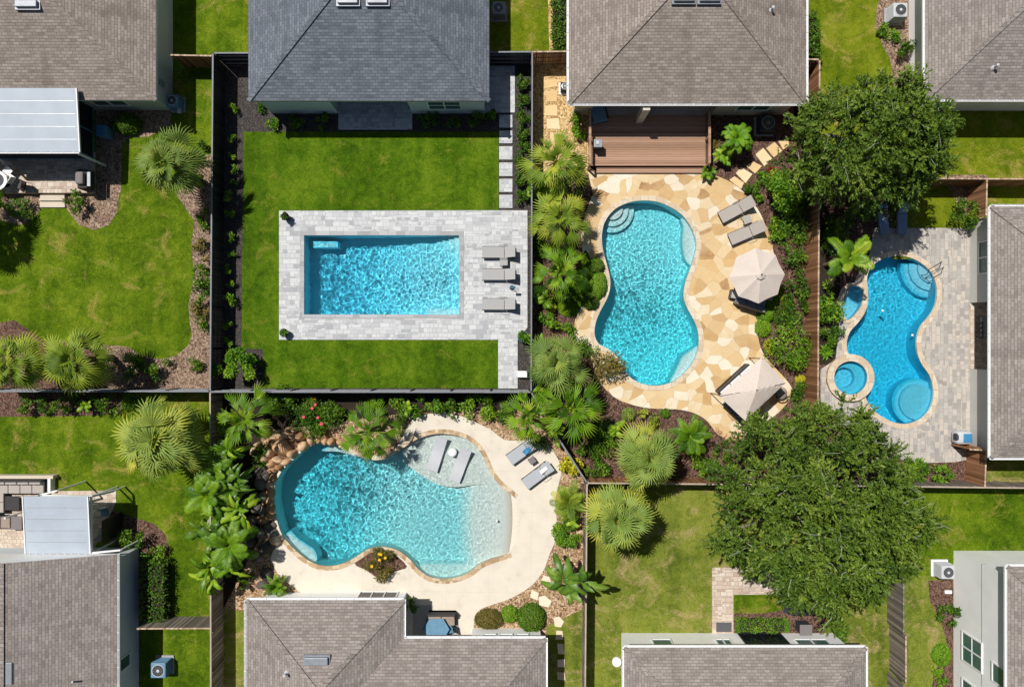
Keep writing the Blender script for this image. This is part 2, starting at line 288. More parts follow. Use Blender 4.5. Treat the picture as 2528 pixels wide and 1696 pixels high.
def ordinal(i): return ['first','second','third','fourth','fifth','sixth','seventh','eighth','ninth','tenth','eleventh','twelfth','thirteenth','fourteenth','fifteenth','sixteenth','seventeenth','eighteenth','nineteenth','twentieth'][i]
def inside(x,y,poly):
    c=False; n=len(poly); j=n-1
    for i in range(n):
        xi,yi=poly[i]; xj,yj=poly[j]
        if (yi>y)!=(yj>y) and x<(xj-xi)*(y-yi)/(yj-yi)+xi: c=not c
        j=i
    return c
def inside_np(X,Y,poly):
    c=np.zeros(X.shape,bool); n=len(poly); j=n-1
    for i in range(n):
        xi,yi=poly[i]; xj,yj=poly[j]
        if yi!=yj: c^=((yi>Y)!=(yj>Y))&(X<(xj-xi)*(Y-yi)/(yj-yi)+xi)
        j=i
    return c
def spline(pts,n=6,closed=True):
    out=[]; N=len(pts); rng=range(N) if closed else range(N-1)
    for i in rng:
        g=lambda k: Vector((*pts[(i+k)%N],0)) if closed else Vector((*pts[max(0,min(N-1,i+k))],0))
        a,b,c,d=g(-1),g(0),g(1),g(2)
        for t in range(n):
            t/=n; p=.5*((2*b)+(-a+c)*t+(2*a-5*b+4*c-d)*t*t+(-a+3*b-3*c+d)*t**3); out.append((p.x,p.y))
    if not closed: out.append(tuple(pts[-1]))
    return out
def area(p): return sum(p[i-1][0]*p[i][1]-p[i][0]*p[i-1][1] for i in range(len(p)))/2
def offset(poly,d):
    s=1 if area(poly)>0 else -1; n=len(poly); out=[]
    for i in range(n):
        a=Vector(poly[i-1]); b=Vector(poly[i]); c=Vector(poly[(i+1)%n])
        n1=Vector(((b-a).y,-(b-a).x)).normalized()*s; n2=Vector(((c-b).y,-(c-b).x)).normalized()*s
        m=(n1+n2); m=m.normalized() if m.length>1e-6 else n1
        out.append(tuple(b+m*d/max(.5,m.dot(n1))))
    return out
# ---------- pools: outlines ----------
rect=lambda c,x0,y0,x1,y1,z=0: W(c,[(x0,y0),(x1,y0),(x1,y1),(x0,y1)],z)
OUT_B=rect('c6',690,223,1745,763)
OUT_C=spline(W('c7',[(730,35),(810,45),(880,75),(940,115),(985,170),(1015,230),(1028,300),(1010,380),(985,450),(962,520),(955,590),(972,650),(1005,710),(1032,770),(1042,830),(1037,900),(1010,965),(970,1020),(915,1068),(860,1095),(790,1106),(720,1097),(660,1070),(620,1030),(592,980),(560,932),(515,893),(470,870),(444,835),(437,790),(447,730),(475,665),(510,600),(528,530),(522,460),(498,370),(482,300),(480,230),(495,165),(530,110),(580,70),(650,43)]),4)
OUT_E=spline(W('c8',[(650,308),(712,320),(770,352),(812,395),(834,445),(840,500),(829,562),(798,615),(763,655),(743,702),(737,755),(746,812),(770,862),(800,905),(819,960),(821,1025),(800,1085),(755,1130),(692,1153),(635,1150),(580,1128),(530,1095),(495,1055),(479,1008),(505,965),(514,921),(505,875),(480,838),(440,812),(396,803),(386,780),(385,735),(402,688),(440,645),(472,600),(490,545),(490,480),(486,420),(502,372),(540,337),(592,315)]),4)
OUT_H=spline(W('c10',[(640,303),(700,318),(760,345),(830,375),(895,388),(960,378),(1010,350),(1060,312),(1110,282),(1170,260),(1240,251),(1320,261),(1390,292),(1440,342),(1470,402),(1497,460),(1540,515),(1590,557),(1628,598),(1648,645),(1652,705),(1642,770),(1617,830),(1575,880),(1505,902),(1440,930),(1385,972),(1320,998),(1250,1007),(1180,995),(1122,957),(1080,908),(1030,867),(980,847),(920,840),(860,852),(800,890),(740,922),(680,938),(620,937),(560,915),(500,872),(450,822),(412,772),(390,710),(374,635),(372,550),(388,490),(420,438),(470,390),(520,342),(575,312)]),4)
circ=lambda c,r,n=48,a0=0: [(c[0]+r*math.cos(a0+2*PI*k/n),c[1]+r*math.sin(a0+2*PI*k/n)) for k in range(n)]
SPA_C=tuple(P('c8',396,921)[:2]); SPA_R=L('c8',85); SPA_O=circ(SPA_C,SPA_R)
OUT_S=spline(W('c8',[(362,505),(382,470),(422,458),(458,470),(468,515),(460,560),(435,598),(402,628),(380,628),(366,590),(358,545)]),5)
HOLES=[OUT_B,OUT_C,OUT_E,OUT_H,OUT_S]
SPA_IN_E=circ(SPA_C,SPA_R+.001)
def struct(name,outer,mat,z,z0=None,holes=(),label=None,kind='structure'):
    o=MB().sheet(outer,holes,z,z0).build(name,mat); return tag(o,label,None,None,kind)
G0=[(-400,-400),(400,-400),(400,400),(-400,400)]
struct('ground',G0,'grass_worn',0,None,HOLES+[SPA_O])
# sheets of lawn, one per yard
def px(*p): return W('s',p)
struct('lawn',px((-300,-300),(600,-300),(600,150),(526,150),(519,966),(-300,966)),'grass_left',.004)
struct('lawn',px((600,-300),(1402,-300),(1402,130),(600,130)),'grass_top',.004)
struct('lawn',px((1960,-300),(2300,-300),(2300,441),(2000,441),(1960,300)),'grass_top',.004)
struct('lawn',px((2300,200),(2900,200),(2900,640),(2200,640),(2200,441),(2300,441)),'grass_top',.006)
struct('lawn',px((-300,966),(519,966),(519,1900),(-300,1900)),'grass_left',.004)
struct('lawn',px((2180,1200),(2900,1200),(2900,1420),(2180,1420)),'grass_left',.006)
struct('gravel_bed',px((526,133),(1313,128),(1311,967),(519,966)),'gravel_dark',.004,None,[OUT_B])
struct('lawn',px((602,326),(1231,326),(1231,958),(649,958),(649,862),(597,860),(599,600)),'grass_mown',.03,0,[OUT_B])
# edging round the mown lawn
struct('mulch_ground',px((1316,128),(2018,128),(2018,1196),(1449,1192),(1377,1079),(1312,968)),'mulch_brown',.004,None,[OUT_C])
struct('sand_ground',W('c3',[(92,350),(480,350),(480,1180),(300,1300),(92,1150)]),'straw_sand',.010)
struct('mulch_ground',px((2018,441),(2440,441),(2436,1200),(2018,1196)),'mulch_brown',.005,None,[OUT_E,OUT_S,SPA_O])
struct('mulch_ground',px((521,968),(1312,968),(1377,1079),(1449,1192),(1444,1500),(1349,1545),(1349,1600),(606,1600),(606,1510),(553,1500),(521,1490)),'river_rock',.006,None,[OUT_H])
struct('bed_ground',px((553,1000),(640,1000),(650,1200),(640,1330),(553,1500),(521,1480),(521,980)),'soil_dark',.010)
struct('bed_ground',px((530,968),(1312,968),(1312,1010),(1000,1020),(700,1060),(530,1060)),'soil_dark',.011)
# beds
def bed(c,pts,mat,z=.012,sp=True): return struct('garden_bed',spline(W(c,pts),4) if sp else W(c,pts),mat,z)
bed('c1',[(655,745),(1165,745),(1165,850),(1010,930),(880,935),(828,985),(825,1150),(825,1290),(805,1340),(800,1440),(740,1530),(640,1565),(540,1530),(478,1455),(445,1400),(445,1325),(655,1320)],'mulch_pale',.012,False)
bed('c1',[(-60,1300),(268,1325),(275,1420),(235,1480),(150,1530),(60,1515),(-60,1470)],'mulch_pale',.012,False)
bed('c5',[(1330,-300),(1442,-330),(1442,-200),(1430,1290),(700,1290),(640,960),(760,970),(870,980),(960,1040),(1080,1065),(1200,1040),(1275,975),(1305,900),(1290,820),(1280,700),(1320,500),(1300,300),(1320,130),(1200,-50)],'mulch_pale',.012,False)
bed('c5',[(-60,830),(100,800),(300,940),(700,970),(720,1290),(-60,1290)],'mulch_brown',.011,False)
bed('c5',[(-60,1290),(830,1290),(830,1440),(480,1450),(-60,1455)],'mulch_brown',.012,False)
bed('c9',[(560,560),(770,632),(860,660),(920,720),(945,800),(945,1240),(780,1240),(640,800)],'mulch_brown',.012,False)
bed('c2',[(2070,-50),(2120,-50),(2125,345),(2080,345)],'straw_sand',.012,False)
bed('c4',[(765,-60),(725,60),(720,190),(765,310),(815,400),(832,480),(838,560),(860,640),(960,640),(960,-60)],'mulch_pale',.014,False)
bed('c12',[(950,930),(1100,920),(1100,1700),(940,1700),(990,1480),(1060,1300),(1030,1180),(960,1050)],'mulch_brown',.014,False)
bed('c11',[(1288,1128),(1590,1090),(1660,1010),(1850,1000),(1850,1260),(1288,1260)],'mulch_brown',.014,False)
bed('c4',[(1180,1190),(1480,1190),(1480,1420),(1440,1500),(1300,1450)],'mulch_pale',.011,False)
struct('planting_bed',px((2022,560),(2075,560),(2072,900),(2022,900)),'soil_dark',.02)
# paved areas
DECKB=W('c6',[(522,58),(2207,55),(2207,850),(2140,932),(2140,1262),(2008,1262),(2008,932),(522,932)])
struct('pool_patio',DECKB,'paver_white',.07,0,[OUT_B])
struct('patio',px((836,190),(1018,190),(1018,321),(836,321)),'paver_white',.09,0)
struct('side_walk',px((1190,164),(1271,164),(1271,279),(1190,279)),'paver_white',.06,0)
DECKC=spline(W('c3',[(470,1165),(800,1165),(1240,1165),(1350,1200),(1440,1240),(1520,1300),(1590,1380),(1640,1450),(1690,1568)]),3,False)[:-1]
DECKC=W('c3',[(470,1165)])+DECKC[1:]+spline(W('c7',[(1462,230),(1470,330),(1500,420),(1470,520),(1440,600),(1395,700),(1380,770),(1390,860),(1420,930),(1480,1000),(1545,1070),(1580,1130),(1560,1190),(1500,1260),(1400,1330),(1325,1375),(1300,1400),(1220,1402),(1150,1385),(1100,1320),(1050,1280),(980,1252),(900,1240),(760,1235),(640,1210),(545,1165),(450,1060),(420,950),(360,900),(325,830),(322,750),(345,680),(400,600),(405,480),(380,380),(362,250),(385,120),(430,0)]),3,False)
struct('pool_patio',DECKC,'flagstone',.05,0,[OUT_C])
struct('pool_patio',W('c8',[(525,170),(1016,170),(1016,545),(1050,545),(1110,545),(1110,875),(1010,875),(1008,1330),(930,1345),(700,1350),(480,1250),(340,1130),(255,1040),(255,880),(330,830),(345,700),(355,560),(430,430),(500,300)]),'paver_cool',.05,0,[OUT_E,OUT_S,SPA_O])
DECKH=spline(W('c10',[(1052,240),(1090,180),(1160,152),(1250,146),(1335,160),(1420,195),(1500,235),(1570,285),(1680,290),(1790,310),(1860,420),(1852,500),(1830,600),(1838,700),(1832,800),(1800,880),(1765,970),(1700,1045),(1600,1105),(1500,1140),(1440,1165),(1412,1210),(1405,1315)]),3,False)+W('c10',[(1405,1500),(1052,1500),(1052,1150),(1056,1075),(560,1078),(510,1075),(450,1030),(390,975),(352,905),(372,850),(405,812),(378,715),(360,637),(358,550),(374,484),(408,430),(458,381),(511,331),(566,300),(640,288),(702,302),(762,330),(830,359),(895,372),(956,362),(1004,337)])
CUTH=spline(W('c10',[(790,925),(850,868),(920,858),(985,868),(1062,940),(1005,965),(920,1000),(850,960)]),3)
struct('pool_patio',DECKH,'concrete_cream',.05,0,[OUT_H,CUTH])
struct('garden_bed',CUTH,'mulch_brown',.012)
struct('patio',W('c1',[(-100,1040),(650,1040),(650,1320),(-100,1320)]),'paver_pink',.38,0)
struct('patio',px((-100,1182),(132,1182),(132,1212),(287,1210),(287,1240),(230,1360),(-100,1375)),'paver_pink',.03,0)
struct('patio',W('c11',[(1160,850),(1900,850),(1900,1010),(1288,1012),(1288,1250),(1160,1250)]),'paver_pink',.04,0)
struct('lawn',W('c11',[(1290,1014),(1700,1014),(1590,1105),(1450,1125),(1290,1125)]),'grass_left',.02)
struct('groundcover',spline(W('c7',[(1430,560),(1530,545),(1500,640),(1440,670),(1385,695)]),3),'grass_mown',.062,None)
struct('groundcover',spline(W('c7',[(385,320),(420,400),(430,560),(380,620),(330,700),(240,690),(200,560),(290,470),(350,420)]),3),'grass_mown',.055,None)
# ---------- pools ----------
def fbm(X,Y,s,seed):
    out=np.empty(X.shape)
    f=out.ravel(); x=X.ravel(); y=Y.ravel()
    for i in range(len(f)): f[i]=noise.noise(Vector((x[i]*s+seed,y[i]*s-seed*.7,seed*.3)))
    return out
def make_pool(label,outline,depthf,watermat,plastermat,copmat,copw,zt,amp,wl,res=.045,cop_out=None,water_extra=None,coping=True,name='swimming_pool',cat='swimming pool',zw=-.10,deep=2.6):
    cx=sum(p[0] for p in outline)/len(outline); cy=sum(p[1] for p in outline)/len(outline)
    T=thing(name,(cx,cy,0),label,cat)
    xs=[p[0] for p in outline]; ys=[p[1] for p in outline]; x0,x1,y0,y1=min(xs)-.25,max(xs)+.25,min(ys)-.25,max(ys)+.25
    big=offset(outline,.22)
    def grid(res,poly):
        nx=int((x1-x0)/res)+1; ny=int((y1-y0)/res)+1
        X,Y=np.meshgrid(np.linspace(x0,x1,nx),np.linspace(y0,y1,ny))
        ix,iy=np.meshgrid(np.arange(nx-1),np.arange(ny-1))
        cxs=(X[:-1,:-1]+X[1:,1:])/2; cys=(Y[:-1,:-1]+Y[1:,1:])/2
        m=inside_np(cxs,cys,poly); a=(iy*nx+ix)[m]
        F=np.stack([a,a+1,a+nx+1,a+nx],1); used=np.unique(F); rm=np.full(nx*ny,-1); rm[used]=np.arange(len(used))
        return X.ravel()[used],Y.ravel()[used],rm[F]
    X,Y,F=grid(.09,big); D=depthf(X,Y)
    fl=npmesh('pool_floor',np.stack([X-cx,Y-cy,-D+zw],1),F,None,plastermat,T,True); fl.cycles.is_caustics_receiver=True
    w=MB(); n=len(outline)
    ow=offset(outline,-.004)
    # wall ring, facing inward
    w.add([(x,y,zt-.03) for x,y in outline]+[(x,y,-deep) for x,y in outline],[((i+1)%n,(i+1)%n+n,i+n,i) for i in range(n)])
    wl_=w.build('pool_wall',plastermat,T); wl_.cycles.is_caustics_receiver=True
    big2=offset(outline,.12)
    X,Y,F=grid(res,big2)
    q=fbm(X,Y,1.1/wl,3.1)*wl*.5; q2=fbm(X,Y,1.1/wl,8.7)*wl*.5
    am=amp*np.clip((depthf(X,Y)+.02)/.5,.12,1)
    am=am*(.62+.75*np.clip(fbm(X,Y,.22,11.3)+.5,0,1))
    Z=zw+am*(fbm(X+q,Y+q2,1.0/wl,1.7)+.42*fbm(X+q2,Y-q,2.1/wl,5.2)+.16*fbm(X,Y,4.6/wl,2.2))
    D=np.clip(depthf(X,Y),0.03,3)
    if water_extra is not None: D=water_extra(X,Y,D)
    wt=npmesh('water',np.stack([X-cx,Y-cy,Z],1),F,D,watermat,T,True,'depth'); wt.cycles.is_caustics_caster=True
    if coping:
        outer=offset(outline,copw) if cop_out is None else cop_out
        c=MB().sheet(outer,[offset(outline,-.02)],zt+.02,zt-.05).build('coping',copmat,T)
    return T
def step(T,poly,z,mat='plaster_ledge',name='pool_step',zb=-3):
    o=MB().sheet(poly,(),z,zb).build(name,mat,T); o.cycles.is_caustics_receiver=True; return o
def sm(a,b,x): t=np.clip((x-a)/(b-a),0,1); return t*t*(3-2*t)
def ex(*regs):
    def f(X,Y,D):
        for poly,d in regs: D=np.where(inside_np(X,Y,poly),np.minimum(D,d),D)
        return D
    return f
def arcp(c,r,a0,a1,extra,n=18): return [(c.x+r*math.cos(t),c.y+r*math.sin(t)) for t in np.linspace(R(a0),R(a1),n)]+extra
# rectangular pool
bx0,by1=OUT_B[0]; bx1,by0=OUT_B[2]
TB=make_pool('long rectangular pool with bright blue water set in pale grey pavers',OUT_B,lambda X,Y:1.75-.75*sm(bx0+2,bx1-1,X),'water_blue','plaster_blue','coping_grey',.36,.07,.021,.36,.045,rect('c6',663,197,1775,788),ex(*[(W('c6',[(a_,215),(1750,215),(1750,b_)]),.85-.22*k_) for k_,(a_,b_) in enumerate(((1545,480),(1592,415),(1637,350),(1685,290)))],(W('c6',[(1520,715),(1750,715),(1750,770),(1520,770)]),.4),(W('c6',[(738,258),(905,258),(905,300),(738,300)]),.85)))
for k,(a,b) in enumerate(((1545,480),(1592,415),(1637,350),(1685,290))):
    step(TB,W('c6',[(a,215),(1750,215),(1750,b)]),-.95+.22*k,'plaster_blue')
step(TB,W('c6',[(1520,715),(1750,715),(1750,770),(1520,770)]),-.5,'plaster_blue','bench')
step(TB,W('c6',[(738,258),(905,258),(905,300),(738,300)]),-.6,'plaster_blue','bench')
# kidney pool in the flagstone yard
_c=P('c7',545,80); LC1=spline(W('c7',[(945,135),(958,180),(952,240),(955,310),(968,370),(1000,405),(1050,400),(1060,250),(1000,130)]),3); LC2=spline(W('c7',[(1050,878),(1000,898),(950,935),(925,985),(905,1030),(880,1085),(960,1100),(1050,1000)]),3)
TC=make_pool('turquoise kidney shaped pool curving through the tan flagstone patio',OUT_C,lambda X,Y:1.15+.75*sm(P('c7',0,330).y,P('c7',0,900).y,Y),'water_teal','plaster_teal','coping_peach',.30,.05,.0125,.26,.04,None,ex(*[(arcp(_c,L('c7',r_),-100,10,[(_c.x,_c.y+.5),(_c.x-.6,_c.y+.3)]),d_) for r_,d_ in ((132,.75),(98,.5),(62,.25))],(LC1,.32),(LC2,.32)))
sc=P('c7',545,80)
for k,(r,z) in enumerate(((132,-.85),(98,-.6),(62,-.35))):
    a=[(sc.x+L('c7',r)*math.cos(t),sc.y+L('c7',r)*math.sin(t)) for t in np.linspace(R(-100),R(10),18)]
    step(TC,[tuple(P('c7',480,20)[:2])]+a if False else a+[(sc.x,sc.y+.5),(sc.x-.6,sc.y+.3)],z)
step(TC,spline(W('c7',[(945,135),(958,180),(952,240),(955,310),(968,370),(1000,405),(1050,400),(1060,250),(1000,130)]),3),-.42,'plaster_ledge','bench')
step(TC,spline(W('c7',[(1050,878),(1000,898),(950,935),(925,985),(905,1030),(880,1085),(960,1100),(1050,1000)]),3),-.42,'plaster_ledge','bench')
# freeform pool with the spa
def dE(X,Y): 
    c=P('c8',745,1042); return 1.35+.25*sm(P('c8',0,500).y,P('c8',0,900).y,Y)
_c=P('c8',832,368); _l=P('c8',752,1045)
TE=make_pool('deep blue freeform pool with a round spa beside the grey paver patio',OUT_E,dE,'water_deep','plaster_deep','coping_peach',.29,.05,.009,.34,.045,None,ex(*[(arcp(_c,L('c8',r_),168,266,[(_c.x+.3,_c.y+.3)]),d_) for r_,d_ in ((148,.62),(112,.42),(75,.24))],(circ((_l.x,_l.y),L('c8',118)),.85),(circ((_l.x+.05,_l.y),L('c8',90)),.7)))
sc=P('c8',832,368)
for k,(r,z) in enumerate(((148,-.8),(112,-.55),(75,-.32))):
    a=[(sc.x+L('c8',r)*math.cos(t),sc.y+L('c8',r)*math.sin(t)) for t in np.linspace(R(168),R(266),18)]
    step(TE,[(sc.x+.3,sc.y+.3)]+a,z,'plaster_deep')
sc=P('c8',752,1045); 
step(TE,[(sc.x+L('c8',118)*math.cos(t),sc.y+L('c8',118)*math.sin(t)) for t in np.linspace(0,2*PI,40,False)],-.62,'plaster_deep','bench')
step(TE,[(sc.x+L('c8',90)*math.cos(t)+.05,sc.y+L('c8',90)*math.sin(t)) for t in np.linspace(0,2*PI,40,False)],-.36,'plaster_deep','ledge')
TS=make_pool('round hot tub ringed with peach stone at the edge of the deep blue pool',SPA_O,lambda X,Y:np.full(np.shape(X),.95),'water_deep','plaster_deep','coping_peach',L('c8',33),.30,.006,.3,.04,None,None,True,'hot_tub','hot tub',.18,1.4)
MB().lathe((SPA_C[0],SPA_C[1],0),[(SPA_R+L('c8',33)-.02,-.4),(SPA_R+L('c8',33)-.02,.27)],48,False).build('spa_wall','coping_tan',TS)
so=MB().sheet(circ(SPA_C,SPA_R+.01),[circ((SPA_C[0]-L('c8',16),SPA_C[1]),SPA_R*.6)],-.25,-1.2).build('seat','plaster_deep',TS); so.cycles.is_caustics_receiver=True
TP=make_pool('small shaded wading pool tucked behind the palm beside the deep blue pool',OUT_S,lambda X,Y:.5+.2*sm(P('c8',0,520).y,P('c8',0,600).y,-Y+2*P('c8',0,560).y),'water_deep','plaster_deep','coping_peach',.18,.056,.008,.3,.045,None,None,True,'wading_pool','pool',-.08,1.3)
# lagoon pool
SHELF=spline(W('c10',[(1040,330),(1045,400),(1085,440),(1130,470),(1180,500),(1230,522),(1290,535),(1350,532),(1400,524),(1465,520),(1540,520),(1480,380),(1380,250),(1240,220),(1100,250)]),4)
def dH(X,Y):
    x=(X*PXM+1264-500)*2.1022; y=(848-Y*PXM-950)*2.1022
    d=.95+1.05*(1-sm(520,1080,x))
    W_=225-.0006*(y-690)**2; sx=np.clip((x-1400)/W_,0,1.3); bch=.40-.50*sx**2.8; t=sm(1290+.00055*(y-690)**2,1415+.00055*(y-690)**2,x); d=d*(1-t)+t*np.maximum(bch,-.138)
    lim=np.maximum(.30,d*0+.30); 
    e=((x-1270)/165)**2+((y-920)/88)**2; c=((y>905)&(x>1120)&(x<1470)); 
    d=np.where((x>1120)&(x<1400),np.minimum(d,d-(d-.5)*sm(925,935,y)*(1-0*x)),d)
    return d
def wx(X,Y,D):
    x_=(X*PXM+1264-500)*2.1022; D=D*(1-.5*sm(1300,1440,x_))
    for pl_,d_ in ((SHELF,.14),(spline(W('c10',[(440,765),(480,800),(540,840),(575,870),(582,925),(500,930),(400,840)]),3),.4),(spline(W('c10',[(610,345),(690,312),(780,345),(840,370),(780,372),(700,350)]),3),.3)): D=np.where(inside_np(X,Y,pl_),d_,D)
    return D
TH=make_pool('lagoon pool fading from deep blue to a sandy beach entry, edged by boulders',OUT_H,dH,'water_lagoon','beach_floor','coping_tan',.27,.05,.019,.33,.042,None,wx,False)
step(TH,SHELF,-.36,'plaster_sand','tanning_ledge')
step(TH,spline(W('c10',[(440,765),(480,800),(540,840),(575,870),(582,925),(500,930),(400,840)]),3),-.5,'plaster_ledge','bench')
step(TH,spline(W('c10',[(610,345),(690,312),(780,345),(840,370),(780,372),(700,350)]),3),-.4,'plaster_ledge','bench')
# tan stone coping in three stretches, left off along the boulders and the beach entry
def strip(c,pts,w,z,name,mat,T,sp=4):
    p=spline(W(c,pts),sp,False); n=len(p); Lf=[];Rt=[]
    for i in range(n):
        d=(Vector(p[min(i+1,n-1)])-Vector(p[max(i-1,0)])).normalized(); nn=Vector((-d.y,d.x))
        Lf.append(tuple(Vector(p[i])+nn*w)); Rt.append(tuple(Vector(p[i])-nn*.02))
    poly=Rt+Lf[::-1]
    return MB().sheet(poly,(),z,z-.07).build(name,mat,T)
strip('c10',[(1010,350),(1060,312),(1110,282),(1170,260),(1240,251),(1320,261),(1390,292),(1440,342),(1470,402),(1497,460),(1540,515),(1590,557),(1625,585)],.27,.07,'coping','coping_tan',TH)
strip('c10',[(1600,872),(1575,880),(1505,902),(1440,930),(1385,972),(1320,998),(1250,1007),(1180,995),(1122,957),(1080,908),(1030,867),(980,847),(920,840),(860,852),(800,890),(740,922),(680,938),(620,937),(560,915),(500,872),(450,822),(425,795)],.27,.07,'coping','coping_tan',TH)
strip('c10',[(690,312),(760,345),(830,375),(895,388),(960,378),(1010,350)],.25,.072,'coping','coping_peach',TH)
# ---------- fences ----------
def fence(name,a,b,mat,cap,label,cat='fence',h=1.83,rails=0,group=None,zt=1.83,post_gap=2.4,capw=.09):
    """a,b: survey points of the fence top"""
    A=P(*a,h); B=P(*b,h); A.z=B.z=0; d=B-A; Ln=d.length; ang=math.atan2(d.y,d.x)
    T=thing(name,A,label,cat,group,ang); rnd=random.Random(int(abs(A.x*7+A.y*13)*10))
    m=MB(); n=max(1,int(Ln/.145)); w=Ln/n
    for i in range(n):
        j=rnd.uniform(-.006,.006); m.box(i*w+.004,(i+1)*w-.004,-.012+j,.012+j,.03,h-.02+rnd.uniform(-.012,.008))
    m.build('panel',mat,T,True)
    c=MB(); x=0
    while x<Ln-.01:
        e=min(Ln,x+post_gap*1.0); c.box(x+.004,e-.004,-capw/2+rnd.uniform(-.004,.004),capw/2,h,h+.035); x=e
    c.build('cap_rail',cap,T,True)
    r=MB()
    if rails:
        for z in (.35,.95,1.5): r.box(0,Ln,.015*rails if rails>0 else -.06,.06 if rails>0 else .015*rails,z,z+.09)
        r.build('rail',cap if rails else mat,T,True)
    k=max(2,int(Ln/post_gap)+1)
    for i in range(k):
        x=min(Ln-.06,max(.06,i*Ln/(k-1))); s=(1 if rails>=0 else -1); MB().box(x-.045,x+.045,.013 if s>0 else -.1,.1 if s>0 else -.013,0,h-.03).build('post',mat,T,True)
    return T
FG='fences between the yards'
fence('black_fence',('s',526,134),('s',519,965),'fence_black','cap_grey','black fence with grey cap running beside the row of small bed plants','fence',rails=-1)
fence('black_fence',('s',529,132),('s',640,132),'fence_black','cap_grey','short black fence ending at the slate roofed house, beside the wooden gate','fence',rails=-1)
fence('black_fence',('s',519,967),('s',1310,968),'fence_black','cap_grey','black fence behind the lagoon garden, below the rectangular pool lawn','fence',rails=1)
fence('black_fence',('s',-20,966),('s',516,966),'fence_black','cap_grey','black fence behind the pair of fan palms, dividing the two western yards','fence',rails=1)
fence('black_fence',('s',1314,130),('s',1311,965),'fence_black','cap_grey','black fence between the pale paver patio and the tropical palm bed','fence',rails=1)
fence('black_fence',('s',1190,130),('s',1312,129),'fence_black','cap_grey','short black fence closing the side walk of the slate roofed house','fence',rails=-1)
fence('black_fence',('s',1312,970),('s',1376,1078),'fence_black','cap_grey','slanting black fence hidden beneath the bright banana palms','fence',rails=1)
fence('black_fence',('s',1378,1081),('s',1448,1190),'fence_black','cap_grey','slanting dark fence beside the yellow leaved plant and the loungers','fence',rails=-1)
fence('wooden_fence',('s',421,137),('s',524,139),'wood_fence','wood_pale','short brown wooden fence with diagonal shadows at the corner of the brown house','fence',rails=0)
fence('wooden_fence',('s',1316,129),('s',1408,128),'wood_fence','wood_pale','short brown wooden gate fence above the sandy side yard','fence',rails=-1)
fence('wooden_fence',('s',1975,147),('s',2021,148),'wood_fence','wood_pale','very short wooden fence joining the big brown roof near the oak','fence',rails=-1)
fence('wooden_fence',('s',2023,150),('s',2018,1196),'wood_fence','wood_pale','long reddish brown wooden fence between flagstone yard and freeform pool yard','fence',rails=0)
fence('wooden_fence',('s',2024,440),('s',2528+60,443),'wood_fence','wood_pale','brown wooden fence behind the paver yard, shaded below the grass strip','fence',rails=0)
fence('wooden_fence',('s',2436,443),('s',2434,533),'wood_fence','wood_pale','short wooden fence with pale rails beside the round green shrub','fence',rails=1)
fence('wooden_fence',('s',2393,1109),('s',2432,1111),'wood_fence','wood_pale','tiny wooden fence end beside the rounded grey pool heater','fence',rails=0)
fence('wooden_gate',('s',2434,1113),('s',2431,1201),'wood_fence','wood_pale','reddish wooden gate with cross rails below the grey paver patio','gate',rails=1)
fence('wooden_fence',('s',2021,1198),('s',2600,1205),'wood_weathered','cap_wood','grey capped wooden fence south of the paver patio, partly under the oak','fence',rails=0)
fence('wooden_fence',('s',1450,1192),('s',2016,1197),'wood_fence','cap_wood','grey capped wooden fence passing under the silver fan palm and the oak','fence',rails=0)
fence('wooden_fence',('s',1449,1194),('s',1444,1760),'wood_weathered','cap_wood','weathered wooden fence between lagoon yard and the worn lawn','fence',rails=0)
fence('wooden_fence',('s',338,1551),('s',519,1550),'wood_weathered','wood_pale','short weathered fence reaching from the blue walled house to the long fence','fence',rails=-1)
fence('wooden_fence',('s',519,968),('s',521,1760),'wood_weathered','cap_wood','long weathered fence behind the banana plants, with diagonal slat shadows','fence',rails=0)
fence('wooden_fence',('s',2230,1206),('s',2230,1566),'wood_weathered','wood_weathered','weathered grey wooden fence emerging from under the great oak','fence',rails=0)
fence('wooden_gate',('s',2236,1569),('s',2236,1688),'wood_weathered','wood_pale','brown wooden gate panel with pale rails in the grey fence','gate',rails=1)
fence('wooden_fence',('s',2230,1690),('s',2230,1760),'wood_weathered','wood_weathered','last stretch of grey wooden fence south of the railed gate','fence',rails=0)
